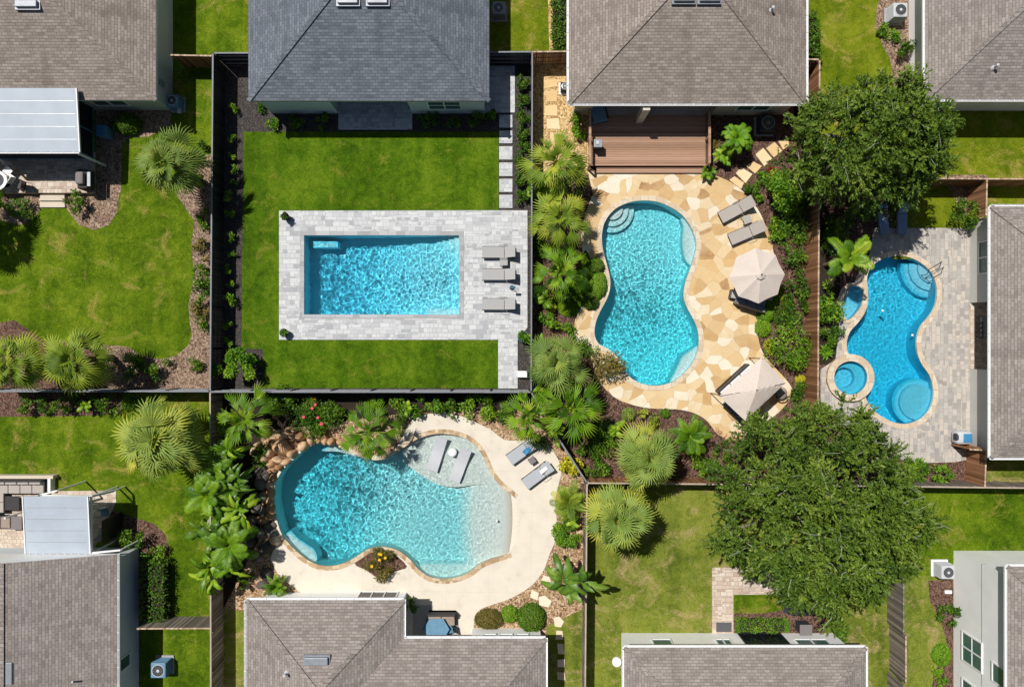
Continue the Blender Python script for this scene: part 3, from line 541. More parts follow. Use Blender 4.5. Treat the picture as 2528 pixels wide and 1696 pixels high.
# ---------- houses ----------
def hip_roof(T,x0,x1,y0,y1,z,s,mat,fascia='trim_white',name='roof',gable=None):
    w=min(x1-x0,y1-y0)/2; long_y=(y1-y0)>=(x1-x0); zr=z+w*s
    m=MB(); t=.16
    c=[(x0,y0,z),(x1,y0,z),(x1,y1,z),(x0,y1,z)]
    if long_y: r=[((x0+x1)/2,y0+w,zr),((x0+x1)/2,y1-w,zr)]
    else: r=[(x0+w,(y0+y1)/2,zr),(x1-w,(y0+y1)/2,zr)]
    if gable: r=[((x0+x1)/2,y0,zr),((x0+x1)/2,y1,zr)]; long_y=True
    V=c+r
    if long_y: F=[(0,1,4),(1,2,5,4),(2,3,5),(3,0,4,5)]; D=[(1,0),(0,1),(-1,0),(0,-1)]
    else: F=[(0,1,5,4),(1,2,5),(2,3,4,5),(3,0,4)]; D=[(1,0),(0,1),(-1,0),(0,-1)]
    if gable: F=[(1,2,5,4),(3,0,4,5)]; D=[(0,1),(0,-1)]
    m.add(V,F); q=math.sqrt(1+s*s)
    for i,(f,d) in enumerate(zip(F,D)):
        n=(-d[1],d[0]); m.uv[i]=[(V[k][0]*d[0]+V[k][1]*d[1]+i*3.3,((V[k][0]-V[f[0]][0])*n[0]+(V[k][1]-V[f[0]][1])*n[1])*q) for k in f]
    rf=m.build(name,mat,T)
    e=MB(); e.add([(a,b,z-.004) for a,b,_ in c]+[(a,b,z-t) for a,b,_ in c],[(0,1,5,4),(1,2,6,5),(2,3,7,6),(3,0,4,7),(7,6,5,4)])
    if gable:
        for yy,o in ((y1,(1,0)),(y0,(0,1))): e.add([(x0,yy,z-.004),(x1,yy,z-.004),((x0+x1)/2,yy,zr-.004)],[(0,1,2)])
    e.build('fascia',fascia,rf)
    h=MB(); 
    def cap(a,b):
        a=Vector(a)+Vector((0,0,.02)); b=Vector(b)+Vector((0,0,.02)); n=max(1,int((b-a).length/.3))
        for i in range(n): h.bar(a.lerp(b,i/n),a.lerp(b,(i+.97)/n)+Vector((0,0,.012)),.26,.03)
    if not gable:
        if long_y: [cap(c[i],r[j]) for i,j in ((0,0),(1,0),(2,1),(3,1))]
        else: [cap(c[i],r[j]) for i,j in ((0,0),(3,0),(1,1),(2,1))]
    cap(r[0],r[1])
    hm=h.build('ridge_cap',mat,rf)
    uv=hm.data.uv_layers.new(name='UVMap')
    co=[hm.data.vertices[l.vertex_index].co for l in hm.data.loops]
    for l,cc in zip(uv.data,co): l.uv=(cc.x*.7+cc.y*.3,cc.y*.7)
    return rf
def gutter(rf,segs,z,mat='gutter_white',out=1):
    """segs: (a,b,normal) eave edges; trough with straps"""
    m=MB()
    for (ax,ay),(bx,by),(nx,ny) in segs:
        a=Vector((ax,ay,z)); b=Vector((bx,by,z)); n=Vector((nx,ny,0)); d=(b-a); Ln=d.length; u=d.normalized()
        m.bar(a+n*.115,b+n*.115,.02,.11); m.bar(a+n*.062+Vector((0,0,-.045)),b+n*.062+Vector((0,0,-.045)),.11,.012)
        m.bar(a+n*.012,b+n*.012,.012,.10)
        for i in range(int(Ln/1.05)+1):
            p=a+u*min(Ln-.03,i*1.05+.1); m.bar(p+n*-.02+Vector((0,0,.058)),p+n*.13+Vector((0,0,.058)),.035,.012)
    return m.build('gutter',mat,rf)
def walls(T,poly,h,mat): return MB().prism(poly,-.2,h).build('wall',mat,T)
def window(T,a,b,z0,z1,n,panes=2,rows=2,name='window',glassm='window_glass',frame='trim_white',t=.05):
    """window on a wall between ground points a and b; n outward normal"""
    a=Vector((*a,0)); b=Vector((*b,0)); n=Vector((*n,0)); Ln=(b-a).length; u=(b-a).normalized(); m=MB()
    up=Vector((0,0,1)); c=lambda s,z,o: a+u*s+up*z+n*o
    ww=.07
    m.bar(c(0,z0,.03),c(Ln,z0,.03),.09,ww); m.bar(c(0,z1,.03),c(Ln,z1,.03),.09,ww)
    for s in np.linspace(ww/2,Ln-ww/2,panes+1): m.add(*boxuv(c,s-ww/2,s+ww/2,z0+ww/2,z1-ww/2,-.01,.07))
    for k in range(1,rows): zz=z0+(z1-z0)*k/rows; m.add(*boxuv(c,ww,Ln-ww,zz-.022,zz+.022,0,.055))
    w=m.build(name,frame,T)
    MB().add(*boxuv(c,ww/2,Ln-ww/2,z0+.02,z1-.02,.003,.02)).build('pane',glassm,w)
    return w
def boxuv(c,s0,s1,z0,z1,o0,o1):
    v=[c(s,z,o) for z in(z0,z1) for s,o in((s0,o0),(s1,o0),(s1,o1),(s0,o1))]
    return v,[(3,2,1,0),(4,5,6,7),(0,1,5,4),(1,2,6,5),(2,3,7,6),(3,0,4,7)]
def roofz(p,box,z,s): return z+s*max(0,min(p[0]-box[0],box[1]-p[0],p[1]-box[2],box[3]-p[1]))
def on_roof(c,x,y,box,z,s):
    zz=z+.5
    for _ in range(12): p=P(c,x,y,zz); zz=roofz(p,box,z,s)
    return P(c,x,y,zz)
def vent_box(rf,c,x,y,box,z,s,w=1.25,d=.38,rz=0,mat='ac_body'):
    p=on_roof(c,x,y,box,z,s); m=MB(); m.rbox(p+Vector((0,0,.14)),w,d,.24,.03,rz); m.obox(p+Vector((0,0,.02)),w+.2,d+.2,.12,rz)
    return m.build('roof_vent',mat,rf)
def pipe_vent(rf,c,x,y,box,z,s):
    p=on_roof(c,x,y,box,z,s); m=MB(); m.tube([p-Vector((0,0,.05)),p+Vector((0,0,.38))],.06,12); m.lathe(p,[(.16,-.03),(.1,.08),(.06,.1)],12); m.lathe(p+Vector((0,0,.38)),[(.085,0),(.09,.05),(.03,.09)],12)
    return m.build('vent_pipe','plastic_silver',rf)
def eave(c,x,y,z): p=P(c,x,y,z); return p.x,p.y
S=.33
# house with brown roof, upper west
HA=thing('house',(-30,18,0),'brown shingled house with white patio cover at the northwest corner','house'); z=2.8
x1,y0=eave('s',385,248,z); bA=(x1-15.2,x1,y0,y0+19)
walls(HA,[(bA[0]+.4,P('s',0,273).y),(P('s',427,0).x,P('s',0,273).y),(P('s',427,0).x,bA[3]-.4),(bA[0]+.4,bA[3]-.4)],z-.12,'stucco_sage')
rA=hip_roof(HA,*bA,z,S,'shingle_brown'); vent_box(rA,'s',70,14,bA,z,S)
window(HA,P('s',262,273)[:2],P('s',345,273)[:2],1.0,2.2,(0,-1),2,1)
MB().rbox((P('s',427,0).x+.06,P('s',0,228).y,1.5),.12,.35,.5,.02).build('meter_box','ac_body',HA)
# slate roofed house
HB=thing('house',(-8,20,0),'house with slate blue roof and pale blue walls above the mown lawn','house'); z=3.16
x0,y0=eave('s',613,250,z); x1=eave('s',1208,250,z)[0]; bB=(x0,x1,y0,y0+21)
xw=[P('s',q,0).x for q in (672,836,1018,1198)]; yw=P('s',0,281).y
walls(HB,[(xw[0],yw),(xw[1],yw),(xw[1],yw+2.3),(xw[2],yw+2.3),(xw[2],yw),(xw[3],yw),(xw[3],y0+20),(xw[0],y0+20)],z-.12,'stucco_blue')
rB=hip_roof(HB,*bB,z,S,'shingle_slate','metal_grey')
for q in (860,933): vent_box(rB,'s',q,5,bB,z,S,1.15)
window(HB,P('s',1063,281)[:2],P('s',1143,281)[:2],.9,2.3,(0,-1),2,2)
window(HB,(xw[1]+.9,yw+2.3),(xw[1]+3.2,yw+2.3),.05,2.3,(0,-1),2,1,'sliding_door','door_glass')
# big brown roof above the wooden deck
HC=thing('house',(10,20,0),'brown shingled house with white gutter above the wooden deck','house'); z=3.1
x0,y0=eave('s',1404,256,z); x1=eave('s',1991,256,z)[0]; bC=(x0,x1,y0,y0+20)
xw=[P('s',q,0).x for q in (1414,1456,1752,1929)]; yw=P('s',0,285).y
walls(HC,[(xw[0],yw),(xw[1],yw),(xw[1],yw+2.6),(xw[2],yw+2.6),(xw[2],yw),(xw[3],yw),(xw[3],y0+19),(xw[0],y0+19)],z-.12,'stucco_cream')
rC=hip_roof(HC,*bC,z,S,'shingle_brown')
gutter(rC,[((bC[0],bC[2]),(bC[1],bC[2]),(0,-1)),((bC[1],bC[2]),(bC[1],bC[3]),(1,0)),((bC[0],bC[2]),(bC[0],bC[3]),(-1,0))],z-.07)
for q in (1687,1750): vent_box(rC,'s',q,0,bC,z,S,1.15)
pipe_vent(rC,'s',1903,27,bC,z,S)
MB().obox(P('s',1585,284,1.45),.42,.42,2.9).build('column','stucco_cream',HC)
MB().box(xw[1]+.01,xw[2]-.01,yw-.25,yw+2.6,-.1,.36).build('porch_floor','concrete_grey',HC)
window(HC,P('s',1800,285)[:2],P('s',1880,285)[:2],1.0,2.4,(0,-1),2,1)
window(HC,(xw[1]+2,yw+2.6),(xw[1]+5.2,yw+2.6),.4,2.5,(0,-1),3,1,'sliding_door','door_glass')
# north-east house
HD=thing('house',(30,20,0),'taupe shingled house with white side wall at the northeast corner','house'); z=3.1
x0,y0=eave('s',2284,246,z); bD=(x0,x0+19,y0,y0+19)
walls(HD,[(P('s',2243,0).x,P('s',0,274).y),(x0+18,P('s',0,274).y),(x0+18,y0+18),(P('s',2243,0).x,y0+18)],z-.12,'stucco_white')
rD=hip_roof(HD,*bD,z,S,'shingle_taupe'); gutter(rD,[((bD[0],bD[2]),(bD[1],bD[2]),(0,-1)),((bD[0],bD[2]),(bD[0],bD[3]),(-1,0))],z-.07); pipe_vent(rD,'s',2452,168,bD,z,S)
window(HD,P('s',2500,274)[:2],P('s',2570,274)[:2],1.0,2.4,(0,-1),2,2)
# east house
HE=thing('house',(30,0,0),'taupe shingled house with pale grey wall facing the freeform pool','house'); z=3.1
x0,y0=eave('s',2446,1130,z); y1=eave('s',2446,510,z)[1]; bE=(x0,x0+17,y0,y1); xe=P('s',2392.5,0).x
ye=[P('s',0,q).y for q in (1108,911,748,548)]
walls(HE,[(xe,ye[0]),(x0+16,ye[0]),(x0+16,ye[3]),(xe,ye[3]),(xe,ye[2]),(xe+2.6,ye[2]),(xe+2.6,ye[1]),(xe,ye[1])],z-.12,'stucco_grey')
rE=hip_roof(HE,*bE,z,S,'shingle_taupe'); gutter(rE,[((bE[0],bE[2]),(bE[0],bE[3]),(-1,0)),((bE[0],bE[2]),(bE[1],bE[2]),(0,-1)),((bE[0],bE[3]),(bE[1],bE[3]),(0,1))],z-.07)
window(HE,(xe,P('s',0,682).y),(xe,P('s',0,603).y),1.0,2.3,(-1,0),2,1)
MB().box(xe+.01,xe+2.58,ye[1]+.01,ye[2]-.01,0,.10).build('porch_floor','paver_pink',HE)
window(HE,(xe+2.6,ye[1]+.5),(xe+2.6,ye[2]-.5),.1,2.4,(-1,0),3,1,'sliding_door','door_glass')
# south-east two storey house
HF=thing('house',(33,-20,0),'two storey house with tall cream white wall and stacked windows','house'); z=5.2
x0,y1=eave('s',2487,1398,z); bF=(x0,x0+14,y1-18,y1); xf=P('s',2354,0).x; yf=P('s',0,1359).y
walls(HF,[(xf,y1-17.5),(x0+13,y1-17.5),(x0+13,yf),(xf,yf)],z-.12,'stucco_white')
rF=hip_roof(HF,*bF,z,S,'shingle_taupe'); gutter(rF,[((bF[0],bF[2]),(bF[0],bF[3]),(-1,0)),((bF[0],bF[3]),(bF[1],bF[3]),(0,1))],z-.07)
def yz(c,y,z): return P(c,0,y,z).y
window(HF,(xf,yz('c12',1440,1.7)),(xf,yz('c12',1260,1.7)),.9,2.7,(-1,0),2,2)
window(HF,(xf,yz('c12',1560,4.2)),(xf,yz('c12',1440,4.2)),3.6,4.9,(-1,0),1,1)
window(HF,(xf,yz('c12',1790,1.7)),(xf,yz('c12',1545,1.7)),.9,2.7,(-1,0),2,2)
MB().box(xf-.006,xf+.3,y1-17.4,yf+.006,2.62,2.66).build('wall_joint','metal_grey',HF)
# south house of the worn lawn
HG=thing('house',(15,-22,0),'low house with cream north wall and black sliding screen door','house'); z=3.2
x0,y1=eave('s',1541,1598,z); x1=eave('s',2138,1598,z)[0]; bG=(x0,x1,y1-16,y1); yg=P('s',0,1562).y; xg0=P('s',1534,0).x; xg1=P('s',2056,0).x
walls(HG,[(xg0,y1-15),(xg1,y1-15),(xg1,yg),(xg0,yg)],z-.12,'stucco_white')
rG=hip_roof(HG,*bG,z,S,'shingle_taupe'); gutter(rG,[((bG[0],bG[3]),(bG[1],bG[3]),(0,1)),((bG[0],bG[2]),(bG[0],bG[3]),(-1,0)),((bG[1],bG[2]),(bG[1],bG[3]),(1,0))],z-.07)
def xz(c,x,z): return P(c,x,0,z).x
for a,b in ((805,925),(1190,1285)): window(HG,(xz('c11',a,1.6),yg),(xz('c11',b,1.6),yg),1.0,2.2,(0,1),2 if b>1000 else 1,1)
window(HG,(xz('c11',1345,1.2),yg),(xz('c11',1610,1.2),yg),.06,2.4,(0,1),2,1,'sliding_door','door_glass','metal_dark')
window(HG,(xz('c12',165,1.6),yg),(xz('c12',365,1.6),yg),1.0,2.3,(0,1),2,1)
# lagoon house
HH=thing('house',(-8,-22,0),'L-shaped brown shingled house with white gutters below the lagoon pool','house'); z=3.1
x0,y1=eave('s',607.5,1481,z); x1=eave('s',996.5,1481,z)[0]; bH=(x0,x1,y1-18,y1)
mx1,my1=eave('s',1347,1576,z); bH2=(x0+.9,mx1,my1-17,my1)
q=lambda x,y: tuple(P('s',x,y)[:2])
walls(HH,[q(665,2200),q(1333,2200),q(1333,1550),q(1166,1550),q(1166,1640),q(1004,1640),q(1004,1461),q(665,1461)],z-.12,'stucco_white')
rH=hip_roof(HH,*bH,z,S,'shingle_taupe'); rH2=hip_roof(HH,*bH2,z,S,'shingle_taupe')
gutter(rH,[((x0,y1-18),(x0,y1),(-1,0)),((x0,y1),(x1,y1),(0,1)),((x1,my1+.0),(x1,y1),(1,0))],z-.07); gutter(rH2,[((x1+.02,my1),(mx1,my1),(0,1)),((mx1,my1-17),(mx1,my1),(1,0))],z-.07)
vent_box(rH,'s',783,1628,bH,z,S,1.35,.42); pipe_vent(rH,'s',708,1660,bH,z,S)
window(HH,(P('s',890,0).x,P('s',0,1461).y),(P('s',985,0).x,P('s',0,1461).y),.05,2.3,(0,1),3,1,'sliding_door','door_glass','trim_white')
for a,b in ((1230,1432),(1470,1672),(1710,1905)): window(HH,(xz('d7',a,1.7),P('s',0,1550).y),(xz('d7',b,1.7),P('s',0,1550).y),1.0,2.5,(0,1),1,2)
# southwest gabled house
HI=thing('house',(-30,-25,0),'gabled taupe shingled house with pale blue side wall at the southwest corner','house'); z=2.9
x1,y1=eave('s',289,1368,z); bI=(x1-11.3,x1,y1-30,y1); S2=.30
xi=P('s',343,0).x; yi=P('s',0,1351).y
walls(HI,[(xi-10.6,y1-29),(xi,y1-29),(xi,yi),(xi-10.6,yi)],z-.12,'stucco_blue')
rI=hip_roof(HI,*bI,z,S2,'shingle_taupe',gable=True); gutter(rI,[((x1,y1-30),(x1,y1),(1,0))],z-.07)
zz=3.5; p=P('s',30,1656,4.2); MB().rbox(p+Vector((0,0,.15)),.45,1.25,.4,.03).build('roof_vent','ac_body',rI)
MB().tube([P('s',178,1683,3.6),P('s',178,1683,4.0)],.05,10).build('vent_pipe','plastic_white',rI)
window(HI,(xi,yz('s',1652,1.7)),(xi,yz('s',1618,1.7)),1.1,2.2,(1,0),1,1)
# ---------- patio covers ----------
def cover(label,pxs,z,slope_y,posts,ribs=5):
    a=P('s',pxs[0],pxs[1],z+slope_y); b=P('s',pxs[2],pxs[3],z); 
    T=thing('patio_cover',((a.x+b.x)/2,(a.y+b.y)/2,0),label,'patio cover')
    x0,x1,y0,y1=a.x,b.x,b.y,a.y
    def zt(y): return z+slope_y*(y-y0)/(y1-y0)
    m=MB(); t=.09
    m.add([(x0,y0,zt(y0)),(x1,y0,zt(y0)),(x1,y1,zt(y1)),(x0,y1,zt(y1)),(x0,y0,zt(y0)-t),(x1,y0,zt(y0)-t),(x1,y1,zt(y1)-t),(x0,y1,zt(y1)-t)],[(0,1,2,3),(7,6,5,4),(0,4,5,1),(1,5,6,2),(2,6,7,3),(3,7,4,0)])
    m.build('roof_panel','panel_white',T)
    g=MB()
    for i in range(1,ribs): 
        y=y0+(y1-y0)*i/ribs; g.bar((x0+.15,y,zt(y)+.004),(x1-.15,y,zt(y)+.003),.018,.008)
    g.build('panel_seam','metal_grey',T)
    e=MB(); 
    e.bar((x0,y0-.06,zt(y0)-.03),(x1,y0-.06,zt(y0)-.03),.05,.1); e.bar((x1+.03,y0,zt(y0)-.02),(x1+.03,y1,zt(y1)-.02),.06,.12); e.bar((x0-.03,y0,zt(y0)-.02),(x0-.03,y1,zt(y1)-.02),.06,.12)
    for i in range(9): xx=x0+(x1-x0)*(i+.5)/9; e.bar((xx,y0-.1,zt(y0)+.03),(xx,y0+.02,zt(y0)+.03),.03,.02)
    e.build('edge_gutter','gutter_white',T)
    for xx,yy in posts: q=P('s',xx,yy); MB().obox((q.x,q.y,(z-.1)/2),.1,.1,z-.1).build('post','trim_white',T)
    return T
CA=cover('white flat patio cover against the brown house in the northwest',(-60,218,196,376),2.95,.32,[(262,410),(40,410)])
CI=cover('pale blue white flat patio cover on the gabled southwest house',(57,1225,222,1366),2.85,.25,[(90,1252),(262,1252)],5)
# dark insect screen room under the northwest cover
SR=thing('screen_room',P('s',150,330),'dark screened room under the white patio cover of the brown house','screen room')
a=P('s',-80,396); b=P('s',240,396); c=P('s',240,270)
MB().box(b.x-.03,b.x,b.y,c.y,.38,2.75).build('screen','metal_dark',SR)
MB().box(a.x,b.x-.04,b.y,b.y+.03,.38,2.75).build('screen','metal_dark',SR)
m=MB()
for p0,p1 in (((b.x,b.y,.38),(b.x,b.y,2.8)),((b.x,b.y,2.8),(b.x,c.y,2.8)),((b.x,b.y,2.8),(a.x,b.y,2.8)),((b.x,b.y,.45),(b.x,c.y,.45)),((b.x,b.y,.45),(a.x,b.y,.45)),((b.x,(b.y+c.y)/2,.4),(b.x,(b.y+c.y)/2,2.8))): m.bar(p0,p1,.07)
m.build('frame','paint_blue',SR)
# open frame of the southwest enclosure
FR=thing('enclosure_frame',P('d5',1600,900),'white metal enclosure frame standing beside the pale blue patio cover','frame')
m=MB(); zt=2.75
q0=P('d5',1412,470,zt); q1=P('d5',1755,388,1.3); q2=P('d5',1415,1345,zt); q3=P('d5',1870,1300,zt); q4=P('d5',600,455,zt); q5=P('d5',890,380,zt)
for u,v in ((q0,q2),(q4,q5),(q0,q4),(q2,q3)): m.bar(u,v,.09,.12)
m.bar(q0,q1,.12,.14)
for u in (q0,q3,q5,q2): m.bar((u.x,u.y,0),u,.08)
m.bar((q1.x,q1.y,0),(q1.x,q1.y,1.3),.08)
m.build('frame','trim_white',FR)
MB().box(q0.x+.3,q0.x+.34,q2.y+.4,q0.y-1.6,0,2.2).build('screen','metal_dark',FR)
# ---------- furniture ----------
def lounger(loc,rz,label,fab,frame,group,back=42,Lf=1.38,Lb=.80,w=.72,h=.34,pad=.05,arms=False,pillow=False):
    T=thing('sun_lounger',loc,label,'sun lounger',group,rz)
    f=MB(); 
    for s in(-1,1): f.box(0,Lf+Lb*.8,s*(w/2)-.02,s*(w/2)+.02,h-.09,h-.02)
    f.box(0,.04,-w/2,w/2,h-.09,h-.02); f.box(Lf+Lb*.8-.04,Lf+Lb*.8,-w/2,w/2,h-.09,h-.02); f.build('frame',frame,T,True)
    for x in(.12,Lf+Lb*.62):
        for s in(-1,1): MB().rbox((x,s*(w/2-.03),(h-.05)/2),.06,.06,h-.05,.008).build('leg',frame,T,True)
    MB().rbox((Lf/2,0,h+pad/2-.01),Lf,w-.03,pad,.02).build('seat',fab,T,True)
    b=R(back); m=Matrix.Rotation(-b,4,'Y'); c=Vector((Lf+.03+math.cos(b)*Lb/2,0,h+.01+math.sin(b)*Lb/2))
    MB().rbox(c,Lb,w-.03,pad,.02,m=m).build('backrest',fab,T,True)
    s=MB()
    for q in(-1,1): s.bar((Lf+Lb*.55,q*(w/2-.06),h-.05),(Lf+.03+math.cos(b)*Lb*.75,q*(w/2-.06),h+math.sin(b)*Lb*.75-.02),.025)
    s.bar((Lf+Lb*.55,-w/2+.06,h-.05),(Lf+Lb*.55,w/2-.06,h-.05),.025)
    s.build('back_support',frame,T,True)
    if arms:
        a=MB()
        for q in(-1,1): a.tube([(Lf-.35,q*(w/2+.04),h),(Lf-.3,q*(w/2+.05),h+.2),(Lf+.15,q*(w/2+.05),h+.22),(Lf+.2,q*(w/2+.04),h)],.016,6)
        a.build('armrest',frame,T,True)
    if pillow: MB().rbox(c+Vector((math.cos(b)*Lb*.3-.04,0,math.sin(b)*Lb*.3+.05)),.2,w*.75,.09,.04,m=m).build('pillow',pillow,T,True)
    return T
def side_table(loc,rz,label,mat,w=.45,h=.42,group=None):
    T=thing('side_table',loc,label,'side table',group,rz)
    MB().rbox((0,0,h),w,w,.035,.01).build('table_top',mat,T,True)
    for sx in(-1,1):
        for sy in(-1,1): MB().rbox((sx*(w/2-.04),sy*(w/2-.04),h/2-.01),.035,.035,h-.02,.006).build('leg','metal_dark',T,True)
    return T
def dirang(a,b): d=Vector(b)-Vector(a); return math.atan2(d.y,d.x)
GL='grey loungers on the white pavers'
for i,(y,t) in enumerate(((232,'northernmost grey lounger by the rectangular pool, small table at its side'),(540,'middle grey lounger by the rectangular pool, between table and towel stand'),(950,'southernmost grey lounger by the rectangular pool, nearest the blue planter'))):
    p=P('d1',115,y+8,.42); lounger((p.x,p.y,.07),0,t,'fabric_grey','metal_dark',GL,35,1.40,.82,.74,arms=(i!=1))
p=P('d1',412,368,.5); side_table((p.x,p.y,.07),0,'small square grey table between two loungers on white pavers','fabric_grey',.5,.4)
# towel stand
p=P('d1',525,720,.8); T=thing('towel_stand',(p.x,p.y,.07),'thin dark stand with folded towel standing between two grey loungers','stand')
MB().lathe((0,0,0),[(.16,0),(.16,.02),(.02,.03),(.018,1.0),(.0,1.0)],14).build('pole','metal_dark',T,True); MB().rbox((.05,-.05,.95),.34,.16,.1,.03).build('towel','pot_blue',T,True); MB().tube([(-.25,.1,.01),(-.33,-.02,.01),(-.25,-.1,.01),(-.1,-.08,.01)],.012,6).build('hose_loop','metal_grey',T,True)
GF='taupe loungers on the flagstones'
a=P('d2',180,362,.42); b=P('d2',545,165,.8); lounger((a.x,a.y,.05),dirang(a,b),'taupe lounger touching the mulch edge, uppermost on the flagstone patio','fabric_taupe','wicker_dark',GF,33,1.42,.9,.78,arms=True)
a=P('d2',288,610,.42); b=P('d2',680,440,.8); lounger((a.x,a.y,.05),dirang(a,b),'taupe lounger on the flagstones directly above the octagonal umbrella','fabric_taupe','wicker_dark',GF,33,1.42,.9,.78,arms=True)
p=P('d2',482,378,.45); side_table((p.x,p.y,.05),R(20),'square taupe table between the two loungers on the flagstones','fabric_taupe',.52,.42)
GH='grey blue loungers on the cream deck'
a=P('d4',365,650,.42); b=P('d4',905,270,.5); lounger((a.x,a.y,.05),dirang(a,b),'pale lounger with blue towel half hidden under palm leaves on cream deck','fabric_blue','wicker_dark',GH,14,1.35,.75,.78,.36,.07)
a=P('d4',738,1240,.42); b=P('d4',1390,760,.6); lounger((a.x,a.y,.05),dirang(a,b),'pale lounger with rolled white towel beside the yellow leaved plant','fabric_blue','wicker_dark',GH,22,1.40,.72,.78,.36,.07,arms=True)
p=P('d4',915,650,.45); side_table((p.x,p.y,.05),R(35),'dark square table between the two cream deck loungers','wicker_grey',.42,.44)
GE='blue loungers in the oak shade'
for q,t in ((((582,196),(582,112)),'blue lounger on the paver patio, half covered by oak leaves'),(((668,196),(682,84)),'blue lounger on the paver patio nearest the lawn corner, clear of leaves')):
    a=P('c8',*q[0],.42); b=P('c8',*q[1],.7); lounger((a.x,a.y,.05),dirang(a,b),t,'cushion_navy' if False else 'fabric_navy','metal_grey',GE,30,1.25,.75,.62)
def cloth(name,c,x,y,z,dx,dy,rz,mat,label,seed):
    n=14; V=[];F=[]; p=P(c,x,y,z); rnd=random.Random(seed)
    for j in range(n):
        for i in range(n):
            u=(i/(n-1)-.5)*dx; v=(j/(n-1)-.5)*dy; q=Vector((u*4+seed,v*4,0)); h=.035*noise.noise(q)+.02*noise.noise(q*2.3)+.03
            u+=.04*noise.noise(q+Vector((0,5,0))); v+=.04*noise.noise(q+Vector((5,0,0)))
            V.append((p.x+u*math.cos(rz)-v*math.sin(rz),p.y+u*math.sin(rz)+v*math.cos(rz),z+h))
    for j in range(n-1):
        for i in range(n-1): a=j*n+i; F.append((a,a+1,a+n+1,a+n))
    b=len(V); V2=[(x,y,z-.02) for x,y,z in V]; ring=[i for i in range(n)]+[n*j+n-1 for j in range(1,n)]+[n*(n-1)+i for i in range(n-2,-1,-1)]+[n*j for j in range(n-2,0,-1)]
    F+=[tuple(b+i for i in f[::-1]) for f in F]+[(ring[k],b+ring[k],b+ring[(k+1)%len(ring)],ring[(k+1)%len(ring)]) for k in range(len(ring))]
    return tag(MB().add(V+V2,F).build(name,mat,None,smooth=True),label,'towel')
cloth('towel','d4',790,420,.52,.32,.5,R(-50),'plastic_blue','crumpled blue towel thrown on the lounger under the palm leaves',3)
cloth('towel','d4',1195,890,.58,.24,.52,R(-55),'cushion_white','white towel lying across the lounger near the yellow plant',8)
# in-pool loungers
def ledge_lounger(c,foot,head,label):
    a=P(c,*foot,.1); b=P(c,*head,.3); T=thing('pool_lounger',(a.x,a.y,-.42),label,'pool lounger','silver loungers standing in the lagoon shallows',dirang(a,b)); Ln=(b.xy-a.xy).length; n=16; w=.37
    V=[];F=[]
    for i in range(n+1):
        t=i/n; x=t*Ln; z=.40+.05*math.sin(min(1,t/.42)*PI)+max(0,t-.55)**1.3*.8
        V+=[(x,-w,z),(x,w,z),(x,w,z-.05),(x,-w,z-.05)]
    for i in range(n):
        a=4*i
        for k in range(4): F.append((a+k,a+(k+1)%4,a+4+(k+1)%4,a+4+k)[::-1])
    F+=[(0,1,2,3),(4*n+3,4*n+2,4*n+1,4*n)]
    MB().add(V,F).build('seat','plastic_silver',T,True)
    s=MB(); s.box(Ln*.15,Ln*.7,-w+.06,-w+.1,0,.36); s.box(Ln*.15,Ln*.7,w-.1,w-.06,0,.36); s.build('base','plastic_silver',T,True)
ledge_lounger('c10',(1188,448),(1243,272),'curved silver lounger standing in shallow water, nearer the deep end')
ledge_lounger('c10',(1305,502),(1368,336),'curved silver lounger standing in shallow water, nearer the cream deck')
p=P('c10',1297,352,.2); T=thing('drum_table',(p.x,p.y,-.42),'round white table standing in the water between two silver loungers','table'); MB().lathe((0,0,0),[(.24,0),(.28,.3),(.27,.56),(.22,.60),(0.001,.61)],28,False).build('drum','plastic_white',T,True,True); MB().lathe((0,0,.60),[(.16,0),(.17,.025),(.0,.03)],28,False).build('lid','plastic_white',T,True)
# umbrellas
p=P('d2',625,1010,2.6); T=thing('patio_umbrella',(p.x,p.y,.05),'beige octagonal patio umbrella open over the flagstone seating','umbrella')
m=MB(); V=[(0,0,2.72)]; rr=1.70; F=[]
NS=6
for k in range(8):
    for j in range(NS):
        for i,(rf) in enumerate((.33,.66,1.0)):
            a0=PI/4*(k+j/NS)+R(3); sag=math.sin(PI*j/NS); r=rr*rf*(1-(1-math.cos(PI/8))*sag*1.25); V.append((r*math.cos(a0),r*math.sin(a0),2.72-.62*rf**1.1-.035*sag*rf))
N=8*NS
for q in range(N):
    a=1+3*q; b=1+3*((q+1)%N); F+=[(0,a,b),(a,a+1,b+1,b),(a+1,a+2,b+2,b+1)]
m.add(V,F); m.build('canopy','fabric_beige',T,True)
v=MB(); V=[(0,0,2.86)]+[(.3*math.cos(PI/4*k),.3*math.sin(PI/4*k),2.72) for k in range(8)]; v.add(V,[(0,1+k,1+(k+1)%8) for k in range(8)]); v.build('vent_cap','fabric_beige',T,True)
MB().tube([(0,0,0),(0,0,2.86)],.03,10).build('pole','metal_dark',T,True); MB().lathe((0,0,2.86),[(.04,0),(.045,.05),(.02,.09),(0.001,.1)],12,False).build('finial','metal_dark',T,True); MB().lathe((0,0,0),[(.3,0),(.3,.05),(.06,.09),(.05,.3)],20).build('base','metal_dark',T,True)
r=MB()
for k in range(8): a0=PI/4*k+R(3); r.bar((0,0,2.69),(rr*.97*math.cos(a0),rr*.97*math.sin(a0),2.69-.60),.022)
r.build('rib_frame','metal_dark',T,True)
